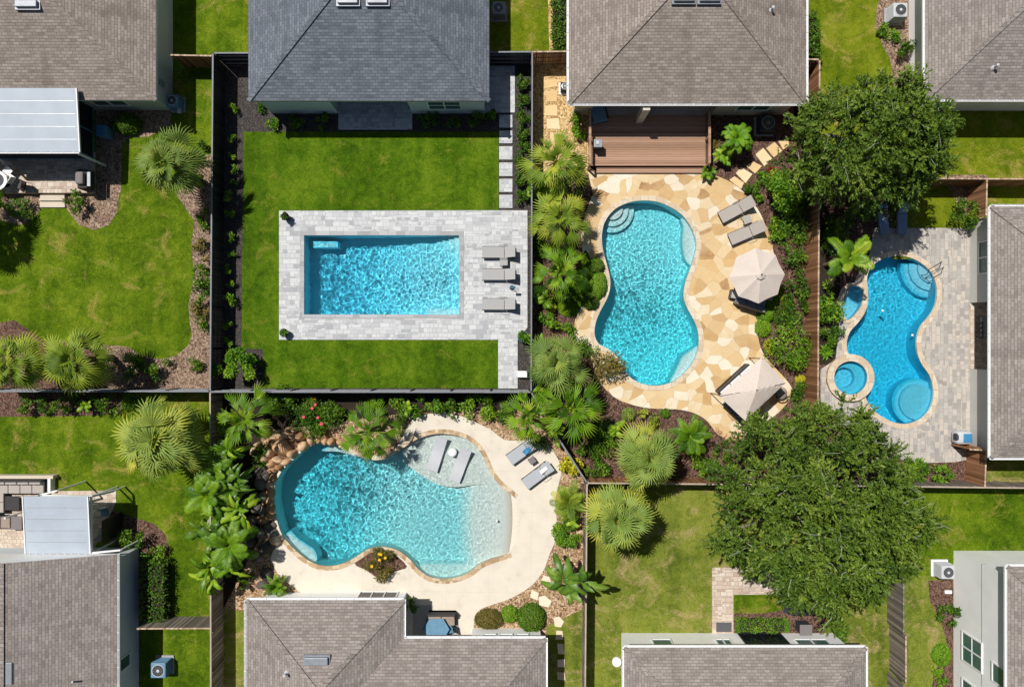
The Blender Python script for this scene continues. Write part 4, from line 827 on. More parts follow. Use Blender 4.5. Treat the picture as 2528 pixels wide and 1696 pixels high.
# seating below it
def daybed(c,x,y,dx,dy,rz,label,base,cush,name='daybed',z0=.05,back=True,h=.36):
    p=P(c,x,y,.4); T=thing(name,(p.x,p.y,z0),label,'sofa' if 'sofa' in name else 'daybed',None,rz)
    MB().rbox((0,0,h/2),dx,dy,h,.03).build('base',base,T,True)
    n=max(1,round(dx/.75)); w=(dx-.08)/n
    for i in range(n): MB().rbox((-dx/2+.04+w*(i+.5),-.05 if back else 0,h+.07),w-.02,dy-.2 if back else dy-.08,.14,.05).build('seat_cushion',cush,T,True)
    if back:
        MB().rbox((0,dy/2-.06,h*.5+.22),dx,.12,h+.42,.03).build('backrest',base,T,True)
        for i in range(n): MB().rbox((-dx/2+.04+w*(i+.5),dy/2-.19,h+.27),w-.03,.14,.36,.05).build('back_cushion',cush,T,True)
    return T
daybed('d2',520,1320,1.9,.85,R(-18+180),'navy cushioned sofa half hidden beneath the octagonal umbrella','wicker_grey','cushion_navy','outdoor_sofa')
daybed('d2',340,1235,.55,.6,R(-12),'small pale footstool poking out from beneath the octagonal umbrella','metal_dark','fabric_grey','footstool',back=False)['category']='footstool'
p=P('d2',690,1250,.4); T=thing('coffee_table',(p.x,p.y,.05),'dark low table beneath the octagonal umbrella','table'); MB().rbox((0,0,.38),.9,.6,.05,.02).build('table_top','wicker_grey',T,True)
for sx in(-1,1):
    for sy in(-1,1): MB().obox((sx*.38,sy*.24,.18),.05,.05,.36).build('leg','metal_dark',T,True)
# pavilion with rectangular canopy
A=[P('d3',*q,2.35) for q in ((170,770),(868,135),(1240,560),(590,1170))]
pk=P('d3',800,655,2.95); ctr=sum(A,Vector())/4
T=thing('canopy_umbrella',(ctr.x,ctr.y,.05),'large rectangular beige canopy tilted beside the oak tree over lounge furniture','umbrella',None,dirang(A[0],A[1]))
m=MB(); V=[]; F=[]
n=10; q0=A; 
for j in range(n+1):
    for i in range(n+1):
        u=i/n; v=j/n; e=q0[0].lerp(q0[1],u).lerp(q0[3].lerp(q0[2],u),v); t=1-max(abs(u-.5),abs(v-.5))*2
        z=2.32+.62*t**1.0; z-=.05*math.sin(PI*u)*math.sin(PI*v)*0+.045*(4*u*(1-u))*(abs(v-.5)*2)**6+.045*(4*v*(1-v))*(abs(u-.5)*2)**6
        z+=.03*noise.noise(Vector((u*9,v*3,1)))
        V.append((e.x,e.y,z))
for j in range(n):
    for i in range(n): a=j*(n+1)+i; F.append((a,a+1,a+n+2,a+n+1)[::-1])
b=len(V); V+= [(x,y,z-.015) for x,y,z in V]; F+=[tuple(b+i for i in f[::-1]) for f in F]
m.add(V,F).build('canopy','fabric_beige',T)
for k in (0,1,2,3):
    c0=A[k].lerp(ctr,.06); MB().tube([(c0.x,c0.y,.05),(c0.x,c0.y,2.36)],.03,8).build('post','metal_dark',T)
m=MB(); 
for k in range(4): a=A[k].lerp(ctr,.06); b2=A[(k+1)%4].lerp(ctr,.06); m.bar((a.x,a.y,2.28),(b2.x,b2.y,2.28),.04)
m.bar((A[0].x,A[0].y,2.3),(ctr.x,ctr.y,2.88),.03); m.bar((A[2].x,A[2].y,2.3),(ctr.x,ctr.y,2.88),.03); m.build('frame','metal_dark',T)
MB().tube([(ctr.x-.02,ctr.y,2.93),(ctr.x-.02,ctr.y,3.02)],.03,8).build('finial','metal_dark',T)
an=dirang(A[0],A[1])
daybed('d3',430,540,2.6,.8,an,'long white cushioned outdoor sofa along the pool side of the rectangular canopy','metal_dark','cushion_white','outdoor_sofa')
daybed('d3',430,985,1.5,.75,an-PI/2,'dark outdoor sofa in the shade at the foot of the rectangular canopy','metal_dark','cushion_navy','outdoor_sofa')
p=P('d3',1160,720,.4); T=thing('armchair',(p.x,p.y,.05),'round backed brown chair beside the canopy near the mulch edge','chair',None,an+PI)
MB().lathe((0,0,0),[(.30,.0),(.36,.2),(.40,.36),(.38,.42),(0.001,.43)],20,False).build('seat','cushion_brown',T,True,True); MB().tube([(.42*math.cos(t),.42*math.sin(t),.62) for t in np.linspace(R(-110),R(110),12)],.045,8).build('backrest','wicker_dark',T,True)
l=MB(); [l.tube([(.4*math.cos(t),.4*math.sin(t),.3),(.42*math.cos(t),.42*math.sin(t),.62)],.015,6) for t in np.linspace(R(-100),R(100),7)]; l.build('spindle_frame','wicker_dark',T,True)
# wooden deck
def zd(x,y,z=.42): return P('c3',x,y,z)
T=thing('wooden_deck',zd(890,980,0),'reddish brown board deck with side rails and one step','deck'); a=zd(485,786); b=zd(1300,1127)
m=MB(); y=b.y; n=int((a.y-b.y)/.145)
for i in range(n): yy=b.y+(a.y-b.y)*i/n; m.box(a.x,b.x,yy+.006,yy+(a.y-b.y)/n-.006,.38,.42)
m.build('board_floor','deck_board',T); MB().box(a.x+.03,b.x-.03,b.y+.03,a.y,0.01,.376).build('skirt','wicker_dark',T)
a2=P('c3',530,1134,.2); b2=P('c3',1268,1176,.2); m=MB(); 
for i in range(3): h=(a2.y-b2.y)/3; m.box(a2.x,b2.x,b2.y+h*i+.008,b2.y+h*(i+1)-.008,.16,.2)
m.build('step','deck_board',T); MB().box(a2.x+.03,b2.x-.03,b2.y+.04,a2.y,.02,.158).build('step_riser','wicker_dark',T)
for xx,y0,y1 in ((486,722,1118),(1298,745,1108)):
    u=P('c3',xx,y0,1.3); v=P('c3',xx,y1,1.3); r=MB().bar(u,v,.15,.05).build('hand_rail','deck_board',T)
    bl=MB(); k=int((u-v).length/.14)
    for i in range(k): q=u.lerp(v,(i+.5)/k); bl.obox((q.x,q.y,.86),.035,.035,.84)
    bl.build('baluster_row','wicker_dark',T)
    for q in (u,u.lerp(v,.5),v): MB().obox((q.x,q.y,.70),.1,.1,1.16).build('rail_post','deck_board',T)
def armchair(c,x,y,z0,rz,label,mat,frame='metal_dark',w=.75):
    p=P(c,x,y,z0+.45); T=thing('armchair',(p.x,p.y,z0),label,'chair',None,rz)
    MB().rbox((0,0,.36),w,w*.9,.16,.05).build('seat',mat,T,True); MB().rbox((0,w*.45,.6),w,.14,.6,.05,m=Matrix.Rotation(R(-12),4,'X')).build('backrest',mat,T,True)
    for s in(-1,1): MB().rbox((s*(w/2-.03),0,.55),.08,w*.85,.07,.02).build('armrest',frame,T,True)
    for sx in(-1,1):
        for sy in(-1,1): MB().obox((sx*(w/2-.06),sy*(w*.4),.16),.045,.045,.3).build('leg',frame,T,True)
    return T
armchair('e2',400,270,.42,R(12),'blue covered armchair in the shade at the corner of the wooden deck','paint_blue',w=1.05)
p=P('e2',385,860,1.3); T=thing('grill',(p.x,p.y,.42),'square grey topped grill casting a shadow on the wooden deck','grill')
MB().rbox((0,0,.86),.52,.52,.09,.03).build('lid','ac_body',T,True); MB().rbox((-.03,.03,.93),.2,.22,.05,.02).build('handle','plastic_silver',T,True); MB().rbox((0,0,.55),.48,.48,.5,.03).build('body','wicker_dark',T,True)
for sx in(-1,1):
    for sy in(-1,1): MB().obox((sx*.2,sy*.2,.15),.05,.05,.3).build('leg','metal_dark',T,True)
# ---------- air conditioners ----------
def ac(c,x,y,rz,label,mat='ac_body',w=.82,h=.85,padc='concrete_grey',z=1):
    p=P(c,x,y,h); T=thing('air_conditioner',(p.x,p.y,0),label,'air conditioner','air conditioner units beside the houses',rz)
    MB().rbox((0,0,.05),w+.22,w+.22,.1,.02).build('pad',padc,T,True)
    b=MB(); b.rbox((0,0,h/2+.05),w,w,h-.06,.06)
    for i in range(12):
        zz=.16+i*(h-.2)/12; b.obox((0,0,zz),w+.015,w+.015,.018)
    b.build('body',mat,T,True)
    tp=MB().lathe((0,0,h+.02),[(w*.42,0),(w*.42,.02),(w*.38,.025),(w*.37,.0)],32,False).build('fan_ring','plastic_silver' if mat!='ac_dark' else 'metal_grey',T,True)
    MB().lathe((0,0,h+.0),[(w*.38,.0),(w*.38,.022),(0.001,.022)],32,False).build('fan_well','ac_dark',T,True)
    g=MB()
    for k in range(4): g.lathe((0,0,h+.045),[(w*.09*(k+1)-.006,0),(w*.09*(k+1)-.006,.008),(w*.09*(k+1)+.006,.008),(w*.09*(k+1)+.006,0)],24,False)
    for k in range(6): a=PI/6*k; g.bar((-.37*w*math.cos(a),-.37*w*math.sin(a),h+.05),(.37*w*math.cos(a),.37*w*math.sin(a),h+.05),.012)
    g.build('fan_guard','metal_grey',T,True); MB().lathe((0,0,h+.03),[(w*.1,0),(w*.1,.03),(0.001,.035)],16,False).build('fan_hub','plastic_silver' if mat!='ac_dark' else 'metal_grey',T,True)
    return T
ac('c2',1736,55,0,'grey air conditioner in the shade beside the slate roofed house')
ac('e1',350,1010,0,'blue grey air conditioner against the brown northwest house','paint_blue',.75)
ac('c3',1697,835,0,'dark blue air conditioner in shade between cycad and house wall','ac_dark',1.0)
ac('c4',890,70,0,'pale air conditioner on a pad beside the white wall, northeast','plastic_silver',.9,.95)
ac('c9',880,1475,0,'bluish air conditioner in the shade south of the weathered fence','paint_blue',.95,.9)
ac('c12',1070,880,0,'white topped air conditioner on a pale pad by the tall white wall','plastic_silver',.85,.95,'trim_white')
ac('c3',318,588,0,'small white framed unit tucked under the roof edge above the sandy yard','ac_dark',.55,.5,'trim_white')
p=P('c8',985,1225,.8); T=thing('pool_heater',(p.x,p.y,.05),'rounded grey pool heater with dark glossy top by the gate','pool heater')
MB().rbox((0,0,.40),1.05,.85,.78,.2).build('body','plastic_silver',T,True,True); MB().rbox((.12,0,.79),.55,.55,.05,.02).build('lid','plastic_blue',T,True,True); MB().rbox((-.42,.05,.55),.32,.5,.4,.12).build('control_box','ac_dark',T,True); MB().tube([(-.3,-.4,.2),(-.3,-.7,.15),(.2,-.75,.1)],.04,8).build('pipe','metal_dark',T,True)
# ---------- other things ----------
# pool handrail
sc=[]; T=thing('pool_handrail',P('c8',845,375),'thin bent metal handrail pair over the steps of the deep blue pool','handrail')
for o in((0,0),(22,28)):
    a=P('c8',757+o[0],408+o[1]*.5,-.35); b=P('c8',800+o[0]*.5,378+o[1],.75); c=P('c8',868+o[0]*.4,338+o[1],.85); d=P('c8',862+o[0]*.4,345+o[1],.05)
    MB().tube([a,a+Vector((0,0,.7)),b.lerp(a,.5)+Vector((0,0,.42)),b,c,c+Vector((.06,.02,-.12)),d],.024,8).build('rail','metal_dark',T)
def grill(c,x,y,z0,rz,label,cov='wicker_dark'):
    p=P(c,x,y,z0+.9); T=thing('covered_grill',(p.x,p.y,z0),label,'grill',None,rz)
    MB().rbox((0,0,.45),1.25,.62,.88,.08).build('cover',cov,T,True); MB().rbox((0,.03,1.0),.8,.52,.32,.13).build('hood','wicker_grey',T,True); MB().rbox((0,-.42,.86),.95,.22,.05,.02).build('shelf','ac_body',T,True)
grill('c1',555,1215,.38,R(90),'dark covered grill standing on the shaded part of the raised northwest patio')
# blue box by NW screen
p=P('c1',684,887,.9); T=thing('storage_box',(p.x,p.y,0),'small bright blue box beside the dark screened room','box'); MB().rbox((0,0,.42),.55,.68,.84,.04).build('body','paint_blue',T,True); MB().rbox((0,0,.87),.6,.73,.07,.03).build('lid','plastic_blue',T,True)
# NW white table and chairs
p=P('d6',30,690,.75); T=thing('patio_table',(p.x,p.y,.38),'round white patio table with dark glass centre at the photo edge','table'); MB().lathe((0,0,.70),[(.58,0),(.60,.03),(.42,.035)],36,False).build('table_top','plastic_white',T,True); MB().lathe((0,0,.70),[(.43,.0),(.43,.03),(0.001,.03)],30,False).build('glass_centre','ac_dark',T,True); MB().lathe((0,0,0),[(.3,0),(.3,.03),(.05,.06),(.05,.7)],16).build('base','metal_dark',T,True)
def patio_chair(c,x,y,z0,rz,label,mat='plastic_white',leg='metal_dark'):
    p=P(c,x,y,z0+.45); T=thing('patio_chair',(p.x,p.y,z0),label,'chair',None,rz)
    MB().rbox((0,0,.44),.52,.5,.05,.02).build('seat',mat,T,True); MB().rbox((0,.26,.72),.5,.05,.5,.02,m=Matrix.Rotation(R(-14),4,'X')).build('backrest',mat,T,True)
    for sx in(-1,1):
        for sy in(-1,1): MB().tube([(sx*.22,sy*.2,.43),(sx*.26,sy*.28,0)],.016,6).build('leg',leg,T,True)
    return T
patio_chair('d6',200,640,.38,R(-125),'white patio chair turned beside the round white table')
patio_chair('d6',150,480,.38,R(-40),'white patio chair pushed away above the round white table')
patio_chair('d6',420,760,.38,R(-100),'thin legged dark chair casting a tangled shadow on the pink patio','metal_dark')
MBs=MB().rbox(P('c1',350,1345,.25)+Vector((0,0,-.12)),L('c1',175),L('c1',38),.25,.02).build('patio_step','stone_pale'); tag(MBs,'upper pale step leading down from the raised pink patio','step')
MBs=MB().rbox(P('c1',355,1388,.12)+Vector((0,0,-.06)),L('c1',170),L('c1',44),.12,.02).build('patio_step','stone_pale'); tag(MBs,'lower pale step meeting the grass below the raised patio','step')
# white pipes near NW wall
T=thing('white_ladder',P('c1',1243,740),'narrow white board leaning in the shade by the northwest house','board'); MB().rbox((0,0,.5),.22,.95,.05,.02,m=Matrix.Rotation(R(25),4,'Y')).build('board','plastic_silver',T,True); MB().tube([(.15,.5,.7),(.15,.5,0)],.02,6).build('strut','metal_grey',T,True)
# southwest patio
wl=thing('seat_wall',P('s',60,1178),'white low stone wall with an end pier enclosing the southwest lounge','wall')
a=P('d5',-300,150,.5);b=P('d5',820,198,.5); MB().box(a.x,b.x,b.y,a.y,0,.5).build('wall_top','stone_pale',wl)
a=P('d5',735,198,.5);b=P('d5',778,400,.5); MB().box(a.x,b.x,b.y,a.y-.003,0,.497).build('pier','trim_white',wl)
daybed('d5',330,320,3.1,.95,0,'long brown grey sectional sofa along the white stone wall, southwest','wicker_dark','fabric_taupe','outdoor_sofa',.03)
daybed('d5',-20,560,1.4,.9,R(90),'short taupe sofa end at the photo edge by the dark side table','wicker_dark','fabric_taupe','outdoor_sofa',.03)
daybed('d5',30,870,1.3,.8,0,'tan ottoman at the photo edge beside the brown slatted table','metal_dark','cushion_brown','ottoman',.03,False)['category']='ottoman'
p=P('d5',240,880,.4); side_table((p.x,p.y,.03),0,'brown slatted side table next to the tan ottoman','wicker_grey',.85,.4)
p=P('d5',190,575,.4); side_table((p.x,p.y,.03),0,'dark square side table between the sofas on the southwest patio','wicker_dark',.9,.38)
patio_chair('d5',1620,720,.03,R(10),'dark chair inside the white enclosure frame','paint_blue'); patio_chair('d5',1575,1050,.03,R(170),'pale chair inside the enclosure frame near the round shrub','ac_body')
# lagoon house patio set
p=P('d7',570,655,.75); T=thing('patio_table',(p.x,p.y,.05),'blue grey hexagonal patio table in the notch of the L-shaped house','table'); MB().lathe((0,0,.70),[(.80,0),(.82,.04),(0.001,.045)],6,False).build('table_top','paint_blue',T,True); MB().lathe((0,0,0),[(.35,0),(.35,.04),(.06,.08),(.06,.7)],12).build('base','metal_dark',T,True)
daybed('d7',650,510,1.75,.85,0,'brown outdoor sofa behind the blue grey hexagonal table','wicker_dark','cushion_brown','outdoor_sofa',.05)
patio_chair('d7',745,660,.05,R(-80),'dark patio chair at the east end of the hexagonal table','paint_blue'); patio_chair('d7',450,610,.05,R(70),'pale blue patio chair at the west end of the hexagonal table','paint_blue')
m=MB().sheet(W('d7',[(235,305),(522,305),(522,435),(890,440),(890,760),(230,760)]),(),.062,.05).build('patio_rug','concrete_grey'); tag(m,'grey patio mat beneath the brown sofa and hexagonal table','rug')
# south lawn house
m=MB().rbox((P('c11',1230,1206).x,P('c11',1230,1206).y,.05),L('c11',92),L('c11',57),.025,.008).build('door_mat','door_mat'); tag(m,'dark ribbed door mat on the pink paver path','door mat')
p=P('c12',195,1110,.9); T=thing('covered_grill',(p.x,p.y,0),'large black covered grill under the oak branches with wide side shelves','grill'); MB().rbox((0,0,.45),1.3,.7,.9,.1).build('cover','ac_dark',T,True); MB().rbox((0,0,.95),.85,.55,.35,.15).build('hood','wicker_dark',T,True)
for s in(-1,1): MB().rbox((s*.85,.1,.82),.55,.6,.06,.03,s*R(18)).build('shelf','ac_dark',T,True)
p=P('c12',218,1225,.8); T=thing('storage_bin',(p.x,p.y,0),'dark grey square bin between black grill and cream house wall','bin'); MB().rbox((0,0,.38),.72,.62,.76,.04).build('body','ac_dark',T,True); MB().rbox((0,0,.80),.78,.68,.07,.03).build('lid','wicker_grey',T,True)
p=P('c11',590,1420,.3); T=thing('hose_reel',(p.x,p.y,0),'small white hose pot standing alone on the worn lawn','hose reel'); MB().lathe((0,0,0),[(.26,0),(.3,.12),(.29,.30),(.2,.36),(.19,.3),(0.001,.3)],20,False).build('pot','plastic_white',T,True,True); MB().rbox((.2,-.12,.2),.2,.12,.2,.04).build('handle','metal_dark',T,True)
p=P('c12',1072,998,.1); m=MB().rbox((p.x,p.y,.06),.45,.22,.12,.03).build('splash_block','trim_white'); tag(m,'small white splash block below the air conditioner by the tall wall','splash block')
p=P('c6',2172,1165,.1); m=MB().rbox((p.x,p.y,.2),.62,.42,.4,.04).build('utility_box','plastic_white'); tag(m,'white utility box at the end of the white paver walk','box')
T=thing('bicycle_rack',P('d8',900,600),'dark clothes rack with bent arms in the recessed porch','rack'); a=P('d8',930,600,.6)
m=MB(); [m.tube([Vector((a.x+.0,a.y+o,.12)),Vector((a.x-.1,a.y+o,.9)),Vector((a.x-.35,a.y+o-.12,1.0))],.03,6) for o in(-.5,-.2,.1,.4)]; m.tube([(a.x-.1,a.y-.55,.9),(a.x-.1,a.y+.5,.9)],.03,6); m.build('frame','metal_dark',T)
MB().rbox((a.x+.25,a.y+.1,.55),.5,1.3,.12,.04).build('seat','ac_body',T)
T.name='porch_chair'; T['category']='chair'; T['label']='dark framed porch chair in the recess of the pale grey house'
# floats and skimmer discs
for c,x,y,t in (('c8',572,585,'tiny white float on the deep blue pool, nearest the wading pool'),('c8',722,708,'tiny white float on the deep blue pool by its east curve'),('c10',1528,708,'small white drain disc in the sandy beach entry')):
    p=P(c,x,y,0); m=MB().lathe((p.x,p.y,-.13),[(.05,0),(.085,.03),(.06,.09),(0.001,.1)],14,False).build('pool_float','plastic_white',None,smooth=True); tag(m,t,'float')
# ---------- stepping stones ----------
def stone(c,pts,mat,label,grp,h=.05,z0=0,name='stepping_stone'):
    o=MB().sheet(W(c,pts),(),z0+h,z0).build(name,mat); return tag(o,label,'stepping stone',grp)
for i,(y0,y1) in enumerate(((285,316),(323.5,355),(362.5,395),(402.5,435.5),(442.5,475),(482,514.5))):
    stone('s',[(1232.5,y0),(1265,y0),(1265,y1),(1232.5,y1)],'paver_white',ordinal(i)+' square white paver from the slate house, along the gravel bed','white square pavers in the gravel',.06)
for i,q in enumerate(([(172,548),(255,540),(265,590),(178,605)],[(185,620),(265,615),(260,692),(190,695)],[(178,722),(262,715),(262,790),(178,788)],[(190,812),(272,805),(282,880),(196,878)],[(215,905),(290,900),(292,965),(212,968)])):
    stone('c3',q,'step_sand',ordinal(i)+' sandstone slab from the gate in the sandy side yard','sandstone slabs in the sandy side yard',.04)
for i,q in enumerate(([(1760,955),(1830,955),(1835,990),(1795,1020)],[(1680,1010),(1738,968),(1790,1028),(1732,1072)],[(1608,1052),(1660,1008),(1720,1080),(1668,1132)],[(1545,1132),(1590,1100),(1652,1130),(1605,1182)],[(1475,1180),(1510,1140),(1587,1185),(1540,1247)],[(1430,1225),(1465,1200),(1530,1245),(1510,1287)])):
    stone('c3',q,'step_sand',ordinal(i)+' tan slab counted from the oak, in the path down to the flagstones','tan slabs between oak and flagstone patio',.06)
for i,q in enumerate(([(1770,985),(1800,995),(1812,1030),(1785,1055),(1755,1020)],[(1710,1060),(1745,1078),(1738,1115),(1700,1100)],[(1745,1100),(1775,1090),(1812,1120),(1795,1152),(1748,1140)],[(1822,1208),(1850,1198),(1876,1225),(1860,1255),(1828,1250)],[(1836,1272),(1868,1275),(1872,1318),(1832,1318)],[(1840,1340),(1872,1342),(1878,1395),(1845,1392)],[(1842,1425),(1880,1420),(1878,1462),(1842,1460)],[(1840,1487),(1880,1490),(1884,1530),(1842,1525)])):
    stone('c10',q,'step_stone',ordinal(i)+' pale stepping stone counted from the cream deck, beside the L-shaped house','pale stones beside the L-shaped house',.06)
# ---------- boulders ----------
def boulder(c,x,y,rx,ry,h,mat,label,grp,seed,rz=0):
    p=P(c,x,y,h*.5); bm=bmesh.new(); bmesh.ops.create_icosphere(bm,subdivisions=3,radius=1); rnd=Vector((seed*3.7,seed*1.3,seed*.7))
    pl=[(Vector((math.cos(a),math.sin(a),random.Random(seed+k).uniform(-.2,.8))).normalized(),random.Random(seed*3+k).uniform(.72,.95)) for k,a in enumerate(np.linspace(0,2*PI,7,False)+seed)]
    for v in bm.verts:
        d=v.co.normalized(); q=1+.16*noise.noise(d*1.2+rnd)+.05*noise.noise(d*3.5+rnd); w=d*q
        for n_,o in pl:
            e=w.dot(n_)-o
            if e>0: w-=n_*e*.8
        cx,sx=math.cos(rz),math.sin(rz); X,Y=w.x*rx,w.y*ry
        v.co=Vector((X*cx-Y*sx,X*sx+Y*cx,w.z*h))
    me=bpy.data.meshes.new('boulder'); bm.to_mesh(me); bm.free(); me.polygons.foreach_set('use_smooth',[True]*len(me.polygons)); me.materials.append(M(mat))
    o=link(bpy.data.objects.new('boulder',me)); o.location=(p.x,p.y,h*.25); return tag(o,label,'boulder',grp)
BT=[(410,325,52,44),(365,305,26,24),(345,350,24,28),(430,262,30,20),(470,262,26,24),(505,268,26,22),(478,300,28,20),(520,320,30,28),(565,285,22,34),(600,282,20,30),(635,288,20,28),(668,296,22,20),(395,392,38,16),(355,408,30,24),(325,380,26,26),(362,442,28,22),(425,402,34,18),(460,360,28,24),(360,482,26,20),(395,430,24,16),(270,335,18,42),(285,385,26,24),(445,235,20,16),(480,235,18,14),(715,300,26,16)]
BG=[(295,440,34,40),(300,510,34,36),(330,470,24,26),(345,520,22,24),(352,560,20,30),(312,580,26,26),(345,600,22,26),(350,640,22,24),(275,640,30,26),(315,650,26,24),(310,700,30,22),(350,680,26,20),(345,735,36,24),(360,770,28,26),(300,770,26,26),(330,845,42,32),(290,900,24,20),(375,810,26,24),(270,580,26,26),(255,700,26,24),(330,985,34,30),(310,1040,30,22),(240,820,28,24)]
for i,(x,y,a,b) in enumerate(BT): boulder('c10',x,y,a*1.1/2.1022/PXM,b*1.1/2.1022/PXM,(.34+.16*(i%3))*(1.7 if a>35 else 1),'boulder_tan','tan sunlit boulder number in order along the pool edge','tan boulders around the lagoon pool',i+1,(i*37%20)/20-.5)['label']=f"{ordinal(i) if i<20 else 'twenty '+ordinal(i-20)} tan boulder, counted in the sunlit heap above the deep end"
for i,(x,y,a,b) in enumerate(BG): boulder('c10',x,y,a*1.15/2.1022/PXM,b*1.15/2.1022/PXM,.28+.1*(i%3),'boulder_tan' if (x>=343 and y<700) or (i%7==3) else 'boulder_shaded_grey','x','boulder column between banana plants and lagoon pool',i+40,(i*53%20)/20-.5)['label']=f"{ordinal(i) if i<20 else 'twenty '+ordinal(i-20)} boulder from the north in the column between banana plants and lagoon pool"
for i,(x,y) in enumerate(((1165,1375),(1190,1392),(1205,1408),(1232,1415),(1256,1420),(1280,1412),(1300,1398),(1148,1360))): boulder('c7',x,y,.17+.04*(i%2),.13,.14,'boulder_tan','x','small stones at the flagstone edge',i+80,i*.7)['label']=f"{ordinal(i)} small stone edging the flagstone patio's southern tip"
# ---------- planters ----------
def planter(c,x,y,z0,r,h,label,mat,fol,fr,seed):
    p=P(c,x,y,z0+h); T=thing('planter',(p.x,p.y,z0),label,'planter')
    MB().lathe((0,0,0),[(r*.7,0),(r,h*.9),(r*1.06,h),(r*.9,h),(r*.88,h*.9),(0.001,h*.9)],24,False).build('pot',mat,T,True,True)
    MB().lathe((0,0,h*.91),[(r*.86,0),(0.001,.01)],20,False).build('soil','soil_dark',T,True)
    return T,p
# ---------- vegetation ----------
def leaf_quads(Cn,D,Nn,Ln,Wd,T):
    """diamond leaves: centre base, direction, normal, length, width -> V,F,tint"""
    D=D/np.linalg.norm(D,axis=1,keepdims=True); S=np.cross(D,Nn); S/=np.linalg.norm(S,axis=1,keepdims=True)+1e-9; U=np.cross(S,D)
    Ln=Ln[:,None]; Wd=Wd[:,None]
    a=Cn; b=Cn+D*Ln*.45+S*Wd*.5+U*Wd*.12; c=Cn+D*Ln-U*Ln*.08; d=Cn+D*Ln*.45-S*Wd*.5+U*Wd*.12
    V=np.stack([a,b,c,d],1).reshape(-1,3); n=len(Cn); F=np.arange(4*n).reshape(n,4)
    return V,F,np.repeat(T,4)
def rv(rs,n): v=rs.normal(size=(n,3)); return v/np.linalg.norm(v,axis=1,keepdims=True)
def shrub(c,x,y,r,label,mat='leaf_shrub',h=None,ry=None,n=None,leaf=.11,seed=None,name='shrub',cat='shrub',group=None,z0=0,clump=.36,rz=0,stem=True,wl=.55,parent=None,flowers=None,ball=False):
    seed=seed if seed is not None else int(abs(x*7+y*3))%9999; rs=np.random.RandomState(seed)
    rx=L(c,r); ryw=L(c,ry) if ry else rx; h=h or rx*1.25; p=P(c,x,y,z0+h*.55)
    T=parent or thing(name,(p.x,p.y,z0),label,cat,group,rz); base=z0 if parent else 0
    area_=rx*ryw; n=int(n*1.5) if n else int(min(6500,max(260,area_/(leaf*leaf)*20)))
    K=int(max(7,min(70,area_/(leaf*leaf)*.28))); 
    th=rs.uniform(0,2*PI,K); rho=np.sqrt(rs.uniform(0,1,K))*.84; q=1+.16*np.sin(3*th+seed)+.1*np.sin(5*th+seed*2)
    C=np.stack([rho*np.cos(th)*q*rx,rho*np.sin(th)*q*ryw,h*(.22+.66*np.sqrt(np.clip(1-rho**2,0,1))*rs.uniform(.72,1.08,K))],1)
    k=rs.randint(0,K,n); d=rv(rs,n); cr=clump*min(rx,ryw)*rs.uniform(.55,1.05,n)
    X=C[k]+d*cr[:,None]*np.array([1,1,.7]); X[:,2]=np.maximum(X[:,2],.03)
    if ball:
        n*=3; cr=None; d=rv(rs,n); d[:,2]=np.abs(d[:,2]); k=rs.randint(0,K,n); X=d*np.array([rx,ryw,h])*(1+.06*np.sin(d[:,:1]*9+seed)*np.cos(d[:,1:2]*8)+rs.normal(0,.035,(n,1))); X[:,2]=np.maximum(X[:,2],.03)
    D=rv(rs,n)+d*.5+np.array([0,0,.1]); N=d*1.1+np.array([0,0,.55])+rv(rs,n)*.5
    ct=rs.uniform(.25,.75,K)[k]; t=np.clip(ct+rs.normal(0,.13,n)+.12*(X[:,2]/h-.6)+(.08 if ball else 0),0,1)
    V,F,t=leaf_quads(X,D,N,rs.uniform(.7,1.3,n)*leaf,rs.uniform(.75,1.2,n)*leaf*wl,t)
    if parent: V=V+np.array([0,0,base])
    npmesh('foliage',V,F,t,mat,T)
    if stem:
        s=MB(); rnd=random.Random(seed)
        for i in range(5): 
            j=rs.randint(0,K); s.tube([(rnd.uniform(-.04,.04),rnd.uniform(-.04,.04),base),tuple(C[j]*.5+np.array([0,0,base])),tuple(C[j]+np.array([0,0,base]))],[.022,.015,.007],5)
        s.build('stem','bark_oak',T,True)
    if flowers:
        fm=None
        for i in range(flowers[1]):
            j=rs.randint(0,K); q=C[j]+np.array([rs.normal(0,.1),rs.normal(0,.1),.22*rx+.08]); m=MB(); 
            for a in range(6): ang=a*PI/3; m.add([tuple(q),tuple(q+np.array([.07*math.cos(ang-.5),.07*math.sin(ang-.5),.02])),tuple(q+np.array([.11*math.cos(ang),.11*math.sin(ang),.0])),tuple(q+np.array([.07*math.cos(ang+.5),.07*math.sin(ang+.5),.02]))],[(0,1,2,3)])
            m.build('flower',flowers[0],T,True)
    return T
